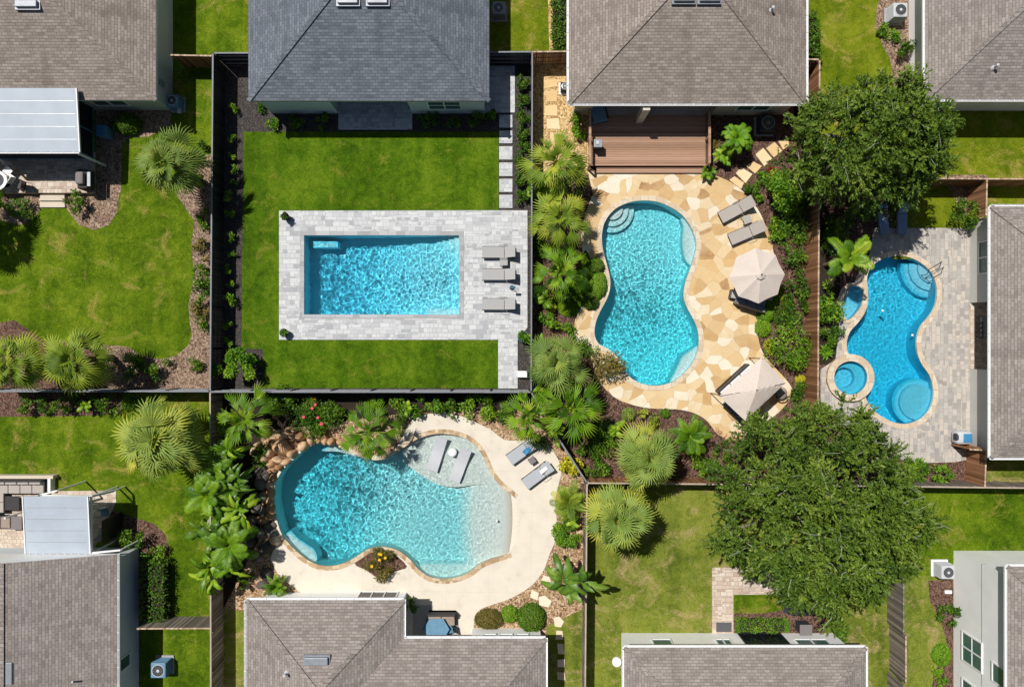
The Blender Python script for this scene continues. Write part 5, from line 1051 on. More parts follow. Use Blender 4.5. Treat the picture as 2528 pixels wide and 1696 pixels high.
def hedge(c,x0,y0,x1,y1,h,label,mat='leaf_shrub',leaf=.06,seed=5,dens=13,name='hedge'):
    a=P(c,x0,y1,h*.8); b=P(c,x1,y0,h*.8); rs=np.random.RandomState(seed); cx,cy=(a.x+b.x)/2,(a.y+b.y)/2; sx,sy=(b.x-a.x)/2,(b.y-a.y)/2
    T=thing(name,(cx,cy,0),label,'hedge'); n=int(min(14000,4*sx*sy/(leaf*leaf)*dens*.25+ (sx+sy)*h/(leaf*leaf)*2)); u=rs.uniform(-1,1,(n,3))
    # push toward the surface of the clipped block
    f=rs.randint(0,5,n); X=u*np.array([sx,sy,h/2])+np.array([0,0,h/2])
    X[f<2,2]=h+rs.normal(0,.025,(f<2).sum()); X[f==2,0]=np.sign(X[f==2,0])*sx; X[f==3,1]=np.sign(X[f==3,1])*sy
    X[:,0]+=.06*np.sin(X[:,1]*6+seed)+rs.normal(0,.02,n); X[:,1]+=.06*np.sin(X[:,0]*5+seed); X[:,2]+=.07*np.sin(X[:,0]*3.1+1)*np.cos(X[:,1]*3)
    X[:,2]=np.maximum(X[:,2],.02); D=rv(rs,n)+np.array([0,0,.6]); N=rv(rs,n)*.6+np.array([0,0,1])
    big=np.sin(X[:,0]*2.3+seed)*np.cos(X[:,1]*2.7); t=np.clip(.45+.15*big+rs.normal(0,.17,n),0,1)
    V,F,t=leaf_quads(X,D,N,rs.uniform(.7,1.3,n)*leaf*1.3,rs.uniform(.7,1.2,n)*leaf*.8,t); npmesh('foliage',V,F,t,mat,T)
    MB().box(-sx*.86,sx*.86,-sy*.8,sy*.8,.0,h*.82).build('stem','soil_dark',T,True)
    return T
def rot_az_el(az,el): # direction, side, normal
    d=np.array([math.cos(el)*math.cos(az),math.cos(el)*math.sin(az),math.sin(el)]); s=np.array([-math.sin(az),math.cos(az),0]); n=np.cross(d,s); return d,s,(n if n[2]>=0 else -n)
class LF:
    def __init__(s): s.V=[];s.F=[];s.T=[]
    def quadstrip(s,pts):  # list of (left,mid,right,tl,tm)
        b=len(s.V)
        for l,m,r,tl,tm in pts: s.V+=[l,m,r]; s.T+=[tl,tm,tl]
        for i in range(len(pts)-1):
            a=b+3*i; s.F+=[(a,a+1,a+4,a+3),(a+1,a+2,a+5,a+4)]
    def build(s,mat,T,name='crown'): return npmesh(name,np.array(s.V),np.array(s.F),np.array(s.T),mat,T)
def fan_frond(lf,rs,az,el,R_,pet,bl,tint,nl=14,spread=88):
    d,s,n=rot_az_el(az,el); hinge=d*pet-np.array([0,0,.06*pet]); base=np.array([0,0,0])
    sid=s*.022
    lf.quadstrip([(base-sid,base+n*.015,base+sid,min(1,tint+.25),min(1,tint+.4)),(hinge-sid*.7,hinge+n*.015,hinge+sid*.7,tint+.1,tint+.3)])
    el2=el-R(rs.uniform(8,38)); d,s,n=rot_az_el(az+rs.normal(0,.18),el2); roll=rs.uniform(-.75,.75); s,n=s*math.cos(roll)+n*math.sin(roll),n*math.cos(roll)-s*math.sin(roll)
    aw=R(spread)*2/nl; dr0=rs.uniform(.05,.22)
    for k in range(nl):
        q=2*(k+.5)/nl-1; a=R(spread)*q; ln=bl*(1-.30*q*q)*rs.uniform(.90,1.06); u=d*math.cos(a)+s*math.sin(a); v=np.cross(n,u); cup=n*(.16*q*q*ln)
        droop=dr0+rs.uniform(.02,.16); wm=math.tan(aw/2)*ln*.46*1.06; b0=hinge+u*.02
        mid=hinge+u*ln*.46+cup*.5-np.array([0,0,droop*.15*ln]); m2=hinge+u*ln*.75+cup*.5-np.array([0,0,droop*.42*ln]); tip=hinge+u*ln+cup*.3-np.array([0,0,droop*1.1*ln])+v*rs.normal(0,.05)
        f=n*wm*.95; t=tint+rs.normal(0,.03)
        lf.quadstrip([(b0-v*.01,b0,b0+v*.01,t-.05,t+.05),(mid-v*wm,mid+f,mid+v*wm,t-.16,t+.08),(m2-v*wm*.58,m2+f*.6,m2+v*wm*.58,t+.0,t+.16),(tip-v*.005,tip,tip+v*.005,t+.16,t+.2)])
def trunkmesh(T,h,r,mat='bark_palm',lean=(0,0)):
    m=MB(); n=max(6,int(h/.16)); m.tube([(lean[0]*i/n,lean[1]*i/n,h*i/n) for i in range(n+1)],[r*(1.25-.3*i/n)*(1+.07*(i%2)) for i in range(n+1)],12); m.build('trunk',mat,T,True)
def fan_palm(c,x,y,r,h,label,mat='leaf_fan',n=26,seed=0,old=.25,tint=.42,trunk=.17,name='fan_palm',nl=15,bl=.50,group=None,cat='palm tree',spread=88,var=.10):
    rs=np.random.RandomState(seed); Rw=L(c,r,h); p=P(c,x,y,h); T=thing(name,(p.x,p.y,0),label,cat,group); trunkmesh(T,h-.05,trunk)
    lf=LF(); g=2.39996
    for i in range(n):
        f=(i+.5)/n; el=R(80-108*f**.85)+rs.normal(0,.16); az=i*g+rs.normal(0,.25)
        pet=Rw*(.16+.42*f**.7)*rs.uniform(.7,1.2); b=Rw*bl*rs.uniform(.82,1.12)*(.85+.15*f); t=tint+rs.normal(0,var)+(.45*(f-(1-old))/old if f>1-old else 0)*rs.uniform(.2,1)
        fan_frond(lf,rs,az,el,Rw,pet,b,t,nl,spread)
    V=np.array(lf.V)+np.array([0,0,h]); npmesh('crown',V,np.array(lf.F),np.clip(np.array(lf.T),0,1),mat,T); return T
def blade_leaf(lf,rs,az,el,ln,wd,tint,bend=1.0,n=9,pet=.16,ribT=.35,ragged=.12,fold=.25,o=(0,0,0)):
    d,s,_=rot_az_el(az,el); p=np.array(o,float); pts=[]; e=el; step=ln/n; yaw=rs.normal(0,.10)
    for i in range(n+1):
        t=i/n; d,s,nn=rot_az_el(az+yaw*t,e); w=0.012 if t<pet else wd*.5*math.sin(PI*min(1,((t-pet)/(1-pet))**.72*.96+.03))**.75
        w*=1+rs.uniform(-ragged,ragged); up=nn*w*fold
        wl=w*(1+rs.uniform(-ragged,ragged)); pts.append((p-s*wl-up*1,p.copy(),p+s*w-up*1,tint-.08+rs.normal(0,.05),min(1,tint+ribT))); p=p+d*step; e-=bend*R(9)*(.4+1.3*t)
    lf.quadstrip(pts)
def banana(c,x,y,r,h,label,mat='leaf_banana',n=13,seed=0,wd=.42,name='banana_plant',tint=.45,cat='banana plant',bend=1.0,group=None,elmax=74,ragged=.14,elmin=10,stems=3):
    rs=np.random.RandomState(seed); Rw=L(c,r,h); p=P(c,x,y,h); T=thing(name,(p.x,p.y,0),label,cat,group)
    m=MB(); hs=[]
    for k in range(stems):
        a=k*2.1+rs.uniform(0,1); ox,oy=(0,0) if stems==1 else (math.cos(a)*Rw*.24,math.sin(a)*Rw*.24); hh=h*rs.uniform(.72,1.05) if k else h; hs.append((ox,oy,hh)); m.tube([(ox*.6,oy*.6,0),(ox*.8,oy*.8,hh*.5),(ox,oy,hh)],[.10,.085,.05] if h>1.2 else [.05,.04,.03],8)
    m.build('trunk','bark_palm',T,True)
    lf=LF()
    for i in range(n):
        f=(i+.5)/n; k=i%stems; el=R(elmax-(elmax-elmin)*f)+rs.normal(0,.2); ln=Rw*rs.uniform(.62,1.12)*(.82+.18*f)*(1 if stems==1 else .92)
        blade_leaf(lf,rs,i*2.39996+rs.normal(0,.45),el,ln,wd*rs.uniform(.75,1.3)*Rw*.72,tint+rs.normal(0,.15),bend*rs.uniform(.5,1.5),11,.12,.30,ragged,.28,hs[k])
    npmesh('crown',np.array(lf.V),np.array(lf.F),np.clip(np.array(lf.T),0,1),mat,T); return T
def feather_palm(c,x,y,r,h,label,mat='leaf_banana',n=16,seed=0,name='feather_palm',tint=.45,nl=24,lw=.055,ll=.26,cat='palm tree',group=None,elmax=70,elmin=-5,trunk=.11,bend=1.0):
    rs=np.random.RandomState(seed); Rw=L(c,r,h); p=P(c,x,y,h); T=thing(name,(p.x,p.y,0),label,cat,group); trunkmesh(T,h,trunk)
    lf=LF()
    for i in range(n):
        f=(i+.5)/n; el=R(elmax-(elmax-elmin)*f)+rs.normal(0,.12); az=i*2.39996+rs.normal(0,.3); ln=Rw*1.1*rs.uniform(.75,1.12)*(.75+.25*f); tt=tint+rs.normal(0,.12)
        pp=np.array([0,0,h*1.0]); e=el; st=ln/nl; prev=None; pts=[]
        for k in range(nl+1):
            t=k/nl; d,s,nn=rot_az_el(az,e)
            pts.append((pp-s*.014,pp+nn*.012,pp+s*.014,tt+.15,tt+.3))
            if t>.12:
                l=Rw*ll*math.sin(PI*min(1,.15+t*.82))**.6*rs.uniform(.9,1.1)
                for sd in (-1,1):
                    u=s*sd*.80+d*.62; u/=np.linalg.norm(u); u=u+nn*.12; mid=pp+u*l*.5; tip=pp+u*l-np.array([0,0,l*rs.uniform(.15,.35)]); v=d*lw*.5*max(.6,Rw)
                    q=tt+rs.normal(0,.05); lf.quadstrip([(pp-v*.3,pp+nn*.005,pp+v*.3,q-.1,q),(mid-v,mid+nn*.02,mid+v,q-.02,q+.07),(tip-v*.1,tip,tip+v*.1,q+.05,q+.1)])
            pp=pp+d*st; e-=bend*R(3.2)*(.4+1.4*t)
        lf.quadstrip(pts)
    npmesh('crown',np.array(lf.V),np.array(lf.F),np.clip(np.array(lf.T),0,1),mat,T); return T
def rosette(c,x,y,r,label,mat='leaf_banana',n=26,seed=0,h=.1,wd=.16,name='agave',cat='plant',tint=.45,elmax=70,elmin=8,group=None,z0=0,parent=None,bend=.8):
    rs=np.random.RandomState(seed); Rw=L(c,r); p=P(c,x,y,h+.15); T=parent or thing(name,(p.x,p.y,z0),label,cat,group); lf=LF()
    for i in range(n):
        f=(i+.5)/n; blade_leaf(lf,rs,i*2.39996+rs.normal(0,.15),R(elmax-(elmax-elmin)*f)+rs.normal(0,.08),Rw*rs.uniform(.85,1.1)*(.7+.35*f),Rw*wd*2,tint+rs.normal(0,.12),bend,6,.02,.12,.05,.35,(0,0,h if not parent else z0+h))
    npmesh('leaf_rosette',np.array(lf.V),np.array(lf.F),np.clip(np.array(lf.T),0,1),mat,T)
    if not parent: MB().lathe((0,0,0),[(.07,0),(.08,h),(.02,h+.08)],10).build('stem','bark_palm',T,True)
    return T
# live oaks
def oak(c,x,y,rx,ry,label,seed,H=8.2,nc=430,leaf=.25,zc=5.4,name='oak_tree',mat='leaf_oak',per=120,shape=None,trunkoff=(0,0)):
    rs=np.random.RandomState(seed); Rx=L(c,rx,zc-1.2); Ry=L(c,ry,zc-1.2); p=P(c,x,y,zc-.6); T=thing(name,(p.x,p.y,0),label,'oak tree')
    th=rs.uniform(0,2*PI,nc); rho=rs.uniform(0,1,nc)**.52
    q=1+.04*np.sin(3*th+seed)+.04*np.sin(5*th+2*seed)+.05*np.sin(11*th+seed*3)*rho+np.where(rs.rand(nc)<.12,.06,0)
    if shape: q*=shape(th)
    cr=.60+.45*rs.uniform(0,1,nc); edge=1-.55/np.minimum(Rx,Ry)
    lump=np.array([noise.noise(Vector((math.cos(a)*r_*3.1+seed,math.sin(a)*r_*3.1,seed*.5))) for a,r_ in zip(th,rho)])
    zt=2.9+(H-2.9)*np.sqrt(np.clip(1-rho**2*.93,0,1))+lump*1.9+rs.normal(0,.45,nc)
    lay=rs.uniform(0,1,nc); Z=np.where(lay<.72,zt,zt*rs.uniform(.55,.9,nc)); Z=np.maximum(Z,2.1)
    C=np.stack([rho*np.cos(th)*q*Rx*edge,rho*np.sin(th)*q*Ry*edge,Z],1)
    # drop clusters in a few hollows so the ground and limbs show through
    hol=np.array([noise.noise(Vector((a*.85+seed*2,b*.85,3.3))) for a,b in C[:,:2]]); keep=hol<.24; C=C[keep]; cr=cr[keep]; nc=len(C)
    # shoots: every cluster is several leafy shoots
    ns=11; k=np.repeat(np.arange(nc),ns); sd=rv(rs,nc*ns); sd[:,2]=np.abs(sd[:,2])*.8-.10; out=C[k]*np.array([1,1,0]); out/=np.linalg.norm(out,axis=1,keepdims=True)+.5; sd=sd+out*.35; sd/=np.linalg.norm(sd,axis=1,keepdims=True)
    m=per//ns; kk=np.repeat(np.arange(nc*ns),m); tt=np.tile(np.linspace(.18,1,m),nc*ns); n=len(kk)
    X=C[k[kk]]+sd[kk]*(tt*cr[k[kk]])[:,None]; X[:,2]-=(tt**2)*.12
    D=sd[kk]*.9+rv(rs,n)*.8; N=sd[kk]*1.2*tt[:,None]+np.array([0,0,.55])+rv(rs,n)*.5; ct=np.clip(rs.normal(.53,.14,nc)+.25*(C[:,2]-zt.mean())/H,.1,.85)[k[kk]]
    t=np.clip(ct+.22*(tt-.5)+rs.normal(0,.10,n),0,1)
    V,F,t=leaf_quads(X,D,N,rs.uniform(.7,1.3,n)*leaf,rs.uniform(.75,1.25,n)*leaf*.42,t)
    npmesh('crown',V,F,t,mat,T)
    # trunk and limbs
    m=MB(); rnd=random.Random(seed); m.tube([(0,0,0),(.05,.02,.8),(.0,.08,1.7),(.1,0,2.5)],[.48,.36,.33,.30],14)
    tw=MB(); A=[]
    nl=9
    for i in range(nl):
        a=2*PI*i/nl+rnd.uniform(-.2,.2); rr=rnd.uniform(.55,.85); e=(math.cos(a)*Rx*rr,math.sin(a)*Ry*rr,rnd.uniform(3.4,4.6)); md=(e[0]*.45+rnd.uniform(-.4,.4),e[1]*.45+rnd.uniform(-.4,.4),rnd.uniform(3.3,4.3))
        m.tube([(.05,.02,2.2),(md[0]*.4,md[1]*.4,2.9),md,((md[0]+e[0])/2,(md[1]+e[1])/2+rnd.uniform(-.3,.3),(md[2]+e[2])/2+.2),e],[.22,.18,.13,.09,.05],8); A+= [md,e,tuple((np.array(md)+np.array(e))/2)]
    m.build('trunk','bark_oak',T,True)
    A=np.array(A)
    for i in range(nc):
        j=np.argmin(((A-C[i])**2).sum(1)); mid=(A[j]+C[i])/2+rs.normal(0,.15,3)
        if i%5==0: tw.tube([tuple(A[j]),tuple(mid),tuple(C[i])],[.035,.025,.014],5,False)
        for s_ in range(2):
            v=sd[i*ns+s_]; g=C[i]+v*cr[i]*.5+rs.normal(0,.06,3)+np.array([0,0,.04]); e=C[i]+v*cr[i]*1.08+np.array([0,0,rs.uniform(.0,.12)])
            if rs.rand()<.3: tw.tube([tuple(C[i]),tuple(g),tuple(e)],[.015,.012,.005],4,False)
    tw.build('branches','twig_pale',T,True)
    return T
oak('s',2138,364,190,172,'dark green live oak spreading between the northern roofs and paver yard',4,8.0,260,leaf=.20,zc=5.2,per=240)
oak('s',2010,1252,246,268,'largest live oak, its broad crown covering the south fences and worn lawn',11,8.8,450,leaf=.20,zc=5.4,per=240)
shrub('c4',75,1290,150,'bright green bushy tree crowding the oak near the tan slab path','leaf_bright',2.6,170,2600,.17,clump=.30,name='small_tree',cat='tree')
# fan palms
fan_palm('s',411,402,100,4.2,'big fan palm beside the northwest house, above the black fence bed','leaf_fan',34,1,.30,.50,var=.13)
fan_palm('s',182,888,98,4.0,'glossy yellow green fan palm, eastern one of the pair above the black fence','leaf_fan_yellow',32,2,.25,.42,bl=.54,var=.14)
fan_palm('s',25,898,88,4.2,'yellow green fan palm cut by the photo edge above the black fence','leaf_fan_yellow',30,3,.25,.42,bl=.54,var=.14)
fan_palm('s',386,1086,122,4.4,'large pale fan palm alone on the grass of the southwest yard','leaf_silver',44,4,.32,.58)
fan_palm('s',1374,895,92,4.2,'grey green fan palm between white paver patio and kidney pool','leaf_silver',30,5,.12,.42)
fan_palm('s',1605,1130,98,4.3,'silver green fan palm south of the kidney pool, north of the fence','leaf_silver',42,6,.30,.52)
fan_palm('s',1527,1282,102,4.6,'silver yellow fan palm leaning over the fence onto the worn lawn','leaf_silver',46,7,.42,.56)
fan_palm('s',1383,540,92,3.2,'yellow green fan palm beside the top of the kidney pool','leaf_fan_yellow',38,8,.25,.50,nl=10,spread=55,var=.15)
fan_palm('s',1374,402,94,3.6,'bright fan palm between sandy side yard and wooden deck','leaf_fan_yellow',40,9,.15,.44,nl=9,spread=46,var=.15)
fan_palm('s',1384,672,84,2.8,'deep green fan palm at the waist of the kidney pool bed','leaf_banana',40,10,.15,.44,nl=8,spread=42,var=.15)
fan_palm('s',908,1068,90,2.9,'green palm with pleated leaves drooping over the north rim of the lagoon pool','leaf_banana',36,11,.15,.40,nl=9,spread=42,var=.15)
feather_palm('s',2096,640,68,3.2,'bright feathery palm beside the wading pool under the oak','leaf_banana',15,12,tint=.55,nl=20)
fan_palm('s',1412,1010,96,3.4,'bright palm with broad pleated leaves over the slanting fence corner','leaf_banana',34,13,.15,.52,nl=8,spread=40,bl=.56,var=.15)
fan_palm('s',1306,1026,82,3.1,'bright pleated palm hanging over the pale lounger with blue towel','leaf_banana',30,14,.15,.56,nl=8,spread=40,bl=.56,var=.15)
feather_palm('s',1703,1075,54,1.9,'fine leaved green palm beside the flagstone patio, south','leaf_banana',26,15,tint=.35,nl=18)
banana('s',1412,1441,92,3.0,'dark broad leaved banana plant casting shadow across the weathered fence','leaf_dark_banana',20,16,.30,tint=.5,elmax=60,ragged=.22,bend=1.2)
fan_palm('s',606,1035,90,3.0,'large leafy palm at the northwest corner of the lagoon garden','leaf_banana',40,17,.12,.48,nl=7,spread=32,bl=.52,var=.15)
COLP=((556,1122,82,'b','banana plant just below the big corner palm'),(572,1190,84,'b','banana plant beside the upper dark boulders'),(522,1222,76,'f','arching palm crossing the long fence at its middle'),(578,1262,80,'b','banana plant beside the lower boulders'),(520,1318,82,'b','banana plant hanging over the southwest lawn'),(576,1345,76,'f','arching palm near the lowest boulders'),(544,1408,88,'b','southernmost banana plant, draped over the long weathered fence'),(540,1170,56,'f','small arching palm pressed against the long fence'))
for i,(x,y,r,k,t) in enumerate(COLP):
    if k=='b': banana('s',x-8,y,r,2.2+.35*(i%3),t,'leaf_dark_banana' if i%3==1 else 'leaf_banana',24+i%4,30+i,.225,tint=.42+.07*(i%2),group='tall plants along the lagoon fence',ragged=.32,elmin=-8,bend=1.3)
    else: feather_palm('s',x-8,y,r,2.4+.2*(i%2),t,'leaf_banana',17,50+i,tint=.42,nl=24,ll=.24,lw=.05,group='tall plants along the lagoon fence')
banana('s',1345,960,46,2.0,'small broad leaved plant squeezed beneath the grey green fan palm','leaf_banana',14,41,.4,tint=.5)
feather_palm('s',1405,1238,54,1.6,'small arching palm between cream deck and weathered fence','leaf_fan_yellow',18,18,nl=16,tint=.42,ll=.3)
shrub('s',1404,1325,38,'lime green leafy shrub squeezed above the dark banana plant','leaf_bright',.9,30,1500,.12,clump=.3)
shrub('s',1402,1153,30,'vivid yellow leaved plant beside the second cream deck lounger','leaf_yellow',.8,30,260,.22,wl=.8)
feather_palm('s',1821,342,46,1.5,'round bright cycad between wooden deck and dark air conditioner','leaf_bright',34,19,'cycad',.45,14,.10,.22,'cycad',elmin=10,trunk=.2,bend=2)
banana('s',1786,385,36,.7,'lime plant with upright leaves at the corner of the wooden deck','leaf_bright',16,20,.42,'leafy_plant',.5,'plant',1.0)
banana('s',1748,426,28,.5,'small dark green leafy plant at the foot of the wooden deck step','leaf_banana',16,21,.42,'leafy_plant',.4,'plant',1.0)
rosette('s',1770,356,18,'small reddish bromeliad beside the wooden deck rail','leaf_bronze',22,22,.1,.14,'bromeliad')
rosette('s',1905,421,20,'red leaved bromeliad beside the path of tan slabs','leaf_red',24,23,.12,.12,'bromeliad')
rosette('s',2042,868,24,'light green agave between wooden fence and round hot tub','leaf_bright',26,24,.12,.13)
feather_palm('s',682,1447,32,.6,'low feathery fern beside the white house wall and cream deck','leaf_banana',22,25,'fern',.4,12,.09,.25,'fern',trunk=.05,elmin=5)
shrub('s',943,1392,54,'low rounded bronze flowering shrub bulging into the lagoon deck','leaf_bronze',.75,36,1500,.15,seed=26,name='flowering_shrub',wl=.4,flowers=('petal_yellow',5))
fan_palm('s',-272,453,108,6.0,'fan palm beyond the west edge whose shadow falls on the lawn','leaf_fan',34,61)
# shrubs
SH=[
('c1',845,840,88,62,'clipped green shrub under the window of the northwest house','leaf_shrub',.9),
('c1',512,1380,72,85,'deep green shrub between patio steps and covered grill','leaf_shrub',1.0),
('c1',140,1420,95,80,'dark spiky shrub left of the patio steps','leaf_shrub',.8),
('c1',10,1350,60,70,'light green shrub at the photo edge by the white table','leaf_bright',.8),
('c5',1050,1130,90,80,'green leafy shrub in the mulch east of the fan palm pair','leaf_shrub',.9),
('c5',890,1120,90,90,'darker shrub between the fan palm and the mulch bed','leaf_shrub',.9),
('c5',1312,1090,60,50,'small lone green shrub in the pale mulch corner','leaf_shrub',.6),
('c5',300,1375,70,60,'low shrub in the shade south of the fan palm pair','leaf_shrub',.6),
('c5',560,1360,110,70,'wide dark shrub strip south of the black fence, west','leaf_shrub',.7),
('c5',1380,320,52,80,'olive shrub against the black fence, northernmost of the long bed','leaf_bronze',.8),
('c5',1370,480,50,60,'green shrub against the black fence, middle of the long bed','leaf_shrub',.8),
('c5',1372,620,60,75,'dense shrub against the black fence below the middle one','leaf_shrub',.9),
('c5',1355,730,60,70,'grey green shrub against the black fence, last before bare mulch','leaf_bronze',.8),
('c5',1370,110,60,90,'shady shrub by the fence beneath the big fan palm','leaf_shrub',.9),
('c5',1360,-330,70,60,'small shrub between big fan palm and black fence','leaf_shrub',.8),
('c5',230,790,0,0,'',None,0),
('c9',740,720,98,68,'round glossy shrub beside the pale blue patio cover','leaf_shrub',1.2),
('c9',850,815,62,60,'smaller bright green shrub just below the round glossy one','leaf_bright',.9),
('c2',1260,820,60,55,'first leafy plant in the shade under the slate house window','leaf_shrub',.6),
('c2',1435,825,48,55,'second leafy plant in the shade, middle of the slate house bed','leaf_shrub',.6),
('c2',1580,820,66,55,'round shaded shrub near the east corner of the slate house','leaf_shrub',.7),
('c2',1695,785,30,42,'small light green plant at the slate house corner','leaf_bright',.5),
('c2',545,825,50,45,'dim plant beside the blue porch of the slate house','leaf_shrub',.5),
('c2',350,835,90,50,'dim shrub row under the west wall of the slate house','leaf_shrub',.5),
('c2',205,830,40,50,'sunlit small shrub at the gravel corner of the slate house','leaf_bright',.5),
('c2',130,725,24,36,'tiny shrub where slate roof meets the dark gravel','leaf_shrub',.4),
('c3',410,800,52,60,'bright shrub between sandy yard and deck rail','leaf_bright',.8),
('c3',400,920,50,50,'small yellow green shrub below the bright one beside the deck rail','leaf_bright',.7),
('c3',1290,830,0,0,'',None,0),
('c3',1590,1285,48,45,'small round shrub at the end of the tan slab path','leaf_shrub',.6),
('c3',1625,1325,38,40,'tiny lime shrub just below the tan slab path shrub','leaf_bright',.5),
('c3',1665,1215,45,48,'light shrub beside the red bromeliad','leaf_bright',.5),
('c4',290,290,55,150,'tall dark shrub squeezed against the big brown roof','leaf_shrub',1.2),
('c4',775,190,44,44,'spiky light green plant above the round shrub by the white wall','leaf_bright',.5),
('c4',842,240,48,42,'spiky green plant next to the round shrub by the white wall','leaf_bright',.5),
('c4',903,335,68,75,'round deep green shrub against the white wall, northeast','leaf_shrub',1.0),
('c4',1325,1450,110,100,'round leafy shrub at the corner of the grey paver patio','leaf_shrub',1.4),
('c7',450,410,42,40,'small clipped round shrub beside the kidney pool waist','leaf_shrub',.7),
('c7',418,618,42,40,'lower clipped round shrub beside the kidney pool coping','leaf_shrub',.7),
('c7',465,520,42,70,'yellow green shrub between the two clipped round ones','leaf_bright',.7),
('c7',255,590,60,60,'leafy green plant below the feathery palm','leaf_shrub',.7),
('c7',170,640,48,45,'yellow leaved shrub at the foot of the kidney pool bed','leaf_yellow',.5),
('c7',165,745,75,60,'bright shrub above the grey green fan palm','leaf_bright',.9),
('c7',290,780,45,60,'small yellow green shrub between fan palm and flagstones','leaf_bright',.6),
('c7',530,970,88,110,'bronze green shrub overhanging the kidney pool rim','leaf_bronze',1.6),
('c7',1432,700,46,36,'flat green shrub cushion, upper of two below the octagonal umbrella','leaf_bright',.5),
('c7',1418,770,40,48,'flat green shrub cushion, lower of two below the octagonal umbrella','leaf_bright',.5),
('c7',1505,205,55,75,'yellowish shrub beside the second taupe lounger','leaf_bright',.8),
('c7',1585,350,75,100,'dense shrub against the reddish fence, north of the octagonal umbrella','leaf_shrub',1.0),
('c7',1600,520,70,80,'green shrub against the reddish fence, level with the octagonal umbrella','leaf_shrub',1.0),
('c7',1600,660,75,85,'green shrub against the reddish fence, south of the octagonal umbrella','leaf_shrub',1.0),
('c7',1565,870,125,130,'biggest bright green shrub between canopy and reddish fence','leaf_bright',1.6),
('c7',1455,860,28,60,'yellow ground plant at the edge of the biggest bright shrub','leaf_yellow',.3),
('c7',1540,630,24,40,'small yellow plant between umbrella and fence shrubs','leaf_yellow',.3),
('c7',1632,1068,22,22,'upper tiny yellow ball plant by the reddish fence','leaf_yellow',.4),
('c7',1632,1118,22,20,'lower tiny yellow ball plant by the reddish fence','leaf_yellow',.4),
('c7',640,1272,34,34,'small round blue green ball plant in the brown mulch','leaf_silver',.5),
('c7',850,1265,24,24,'tiny green ball plant at the flagstone edge','leaf_shrub',.4),
('c7',745,1300,60,60,'golden green leafy plant above the silver fan palm','leaf_fan_yellow',.9),
('c11',450,160,95,75,'dark green shrub above its twin near the slanting fence','leaf_shrub',1.0),
('c11',475,250,80,70,'dark green shrub just below its twin near the slanting fence','leaf_shrub',1.0),
('c11',1118,250,60,55,'round green shrub west of its neighbour by the oak','leaf_bright',.8),
('c11',1220,235,62,62,'round green shrub touching the great oak','leaf_bright',.9),
('c8',300,570,62,115,'leafy shrub column between reddish fence and wading pool','leaf_bright',1.2),
('c8',305,690,60,70,'leafy shrub above the light green agave','leaf_shrub',1.0),
('c8',345,180,90,60,'shaded shrub beneath the northern oak beside the fence','leaf_shrub',1.1),
('c8',430,120,70,60,'second shaded shrub beneath the northern oak','leaf_shrub',1.1),
('c12',1070,1140,64,66,'round green shrub in the mulch by the tall white wall','leaf_shrub',.9),
('c12',1035,1380,50,60,'wispy light plant below the round shrub by the tall wall','leaf_bright',.4),
('c12',1030,1510,48,60,'lowest wispy plant beside the tall white wall','leaf_bright',.4),
('c12',445,1215,62,80,'shrub at the corner of the cream walled south house','leaf_shrub',1.0),
('c12',880,275,75,62,'yellowish shrub south of the grey paver patio','leaf_bright',.9),
('c12',1010,290,85,60,'orange tipped green shrub near the wooden gate','leaf_bright',.9),
('c10',430,100,85,50,'leafy shrub behind the boulders below the black fence','leaf_shrub',1.0),
('c10',1160,115,85,52,'round leafy shrub above the cream deck, west','leaf_bright',1.0),
('c10',1280,115,75,50,'round leafy shrub above the cream deck, centre','leaf_shrub',1.0),
('c10',1425,120,95,62,'round leafy shrub above the cream deck, east','leaf_bright',1.0),
('c10',1030,120,70,60,'leafy shrub between feathery palm and cream deck shrubs','leaf_shrub',1.1),
('c10',1075,1150,28,60,'narrow plant tucked at the inner corner of the L-shaped house','leaf_shrub',.8),
('c10',1488,1222,68,44,'yellow dotted round shrub under the three windows','leaf_bronze',.7),
('c10',1595,1195,38,38,'small clipped lime ball shrub between two larger round ones','leaf_bright',.6),
('c10',1705,1218,66,64,'large clipped dark green ball shrub by the window corner','leaf_shrub',1.0),
('c10',1860,480,0,0,'',None,0),
('c10',1870,770,50,70,'lime green groundcover shrub along the cream deck curve','leaf_bright',.6),
('c10',220,1010,50,40,'dim plant among stones at the southwest corner of the lagoon garden','leaf_shrub',.5),
('c10',60,1090,0,0,'',None,0),
('c10',1900,640,50,60,'orange green shrub between fence and cream deck curve','leaf_fan_yellow',.8),
]
for q in SH:
    if not q[6]: continue
    c,x,y,rx,ry,t,m,h=q
    clip='clipped' in t or 'ball' in t or 'cushion' in t or 'yellow dotted' in t or 'tall wall' in t and 'round' in t
    shrub(c,x,y,rx*1.06,t,m,h*1.0,ry*1.06,None,.085 if clip else .16,clump=.22 if clip else .34,wl=.6,ball=clip)
shrub('c10',590,165,135,'flowering shrub with pink blossoms behind the boulder heap','leaf_shrub',1.3,95,2600,.14,seed=77,flowers=('petal_pink',6),name='flowering_shrub')
shrub('c10',570,75,22,'single orange flowering plant at the black fence','leaf_yellow',.7,20,120,.12,seed=78,name='flowering_plant',cat='plant',flowers=('petal_yellow',3))
shrub('c10',900,110,0+60,'pale leafed plant below the black fence, west of cream deck','leaf_bright',.8,45,500,.15,seed=79,name='leafy_plant',cat='plant')
shrub('c6',230,1112,138,'round bright shrub tree in the gravel corner by two black fences','leaf_bright',1.9,125,2400,.17,seed=80,name='small_tree',cat='tree',clump=.26)
shrub('c6',375,1092,30,'tiny plant in the gravel beside the round shrub tree','leaf_shrub',.4,26,120,.1,seed=81)
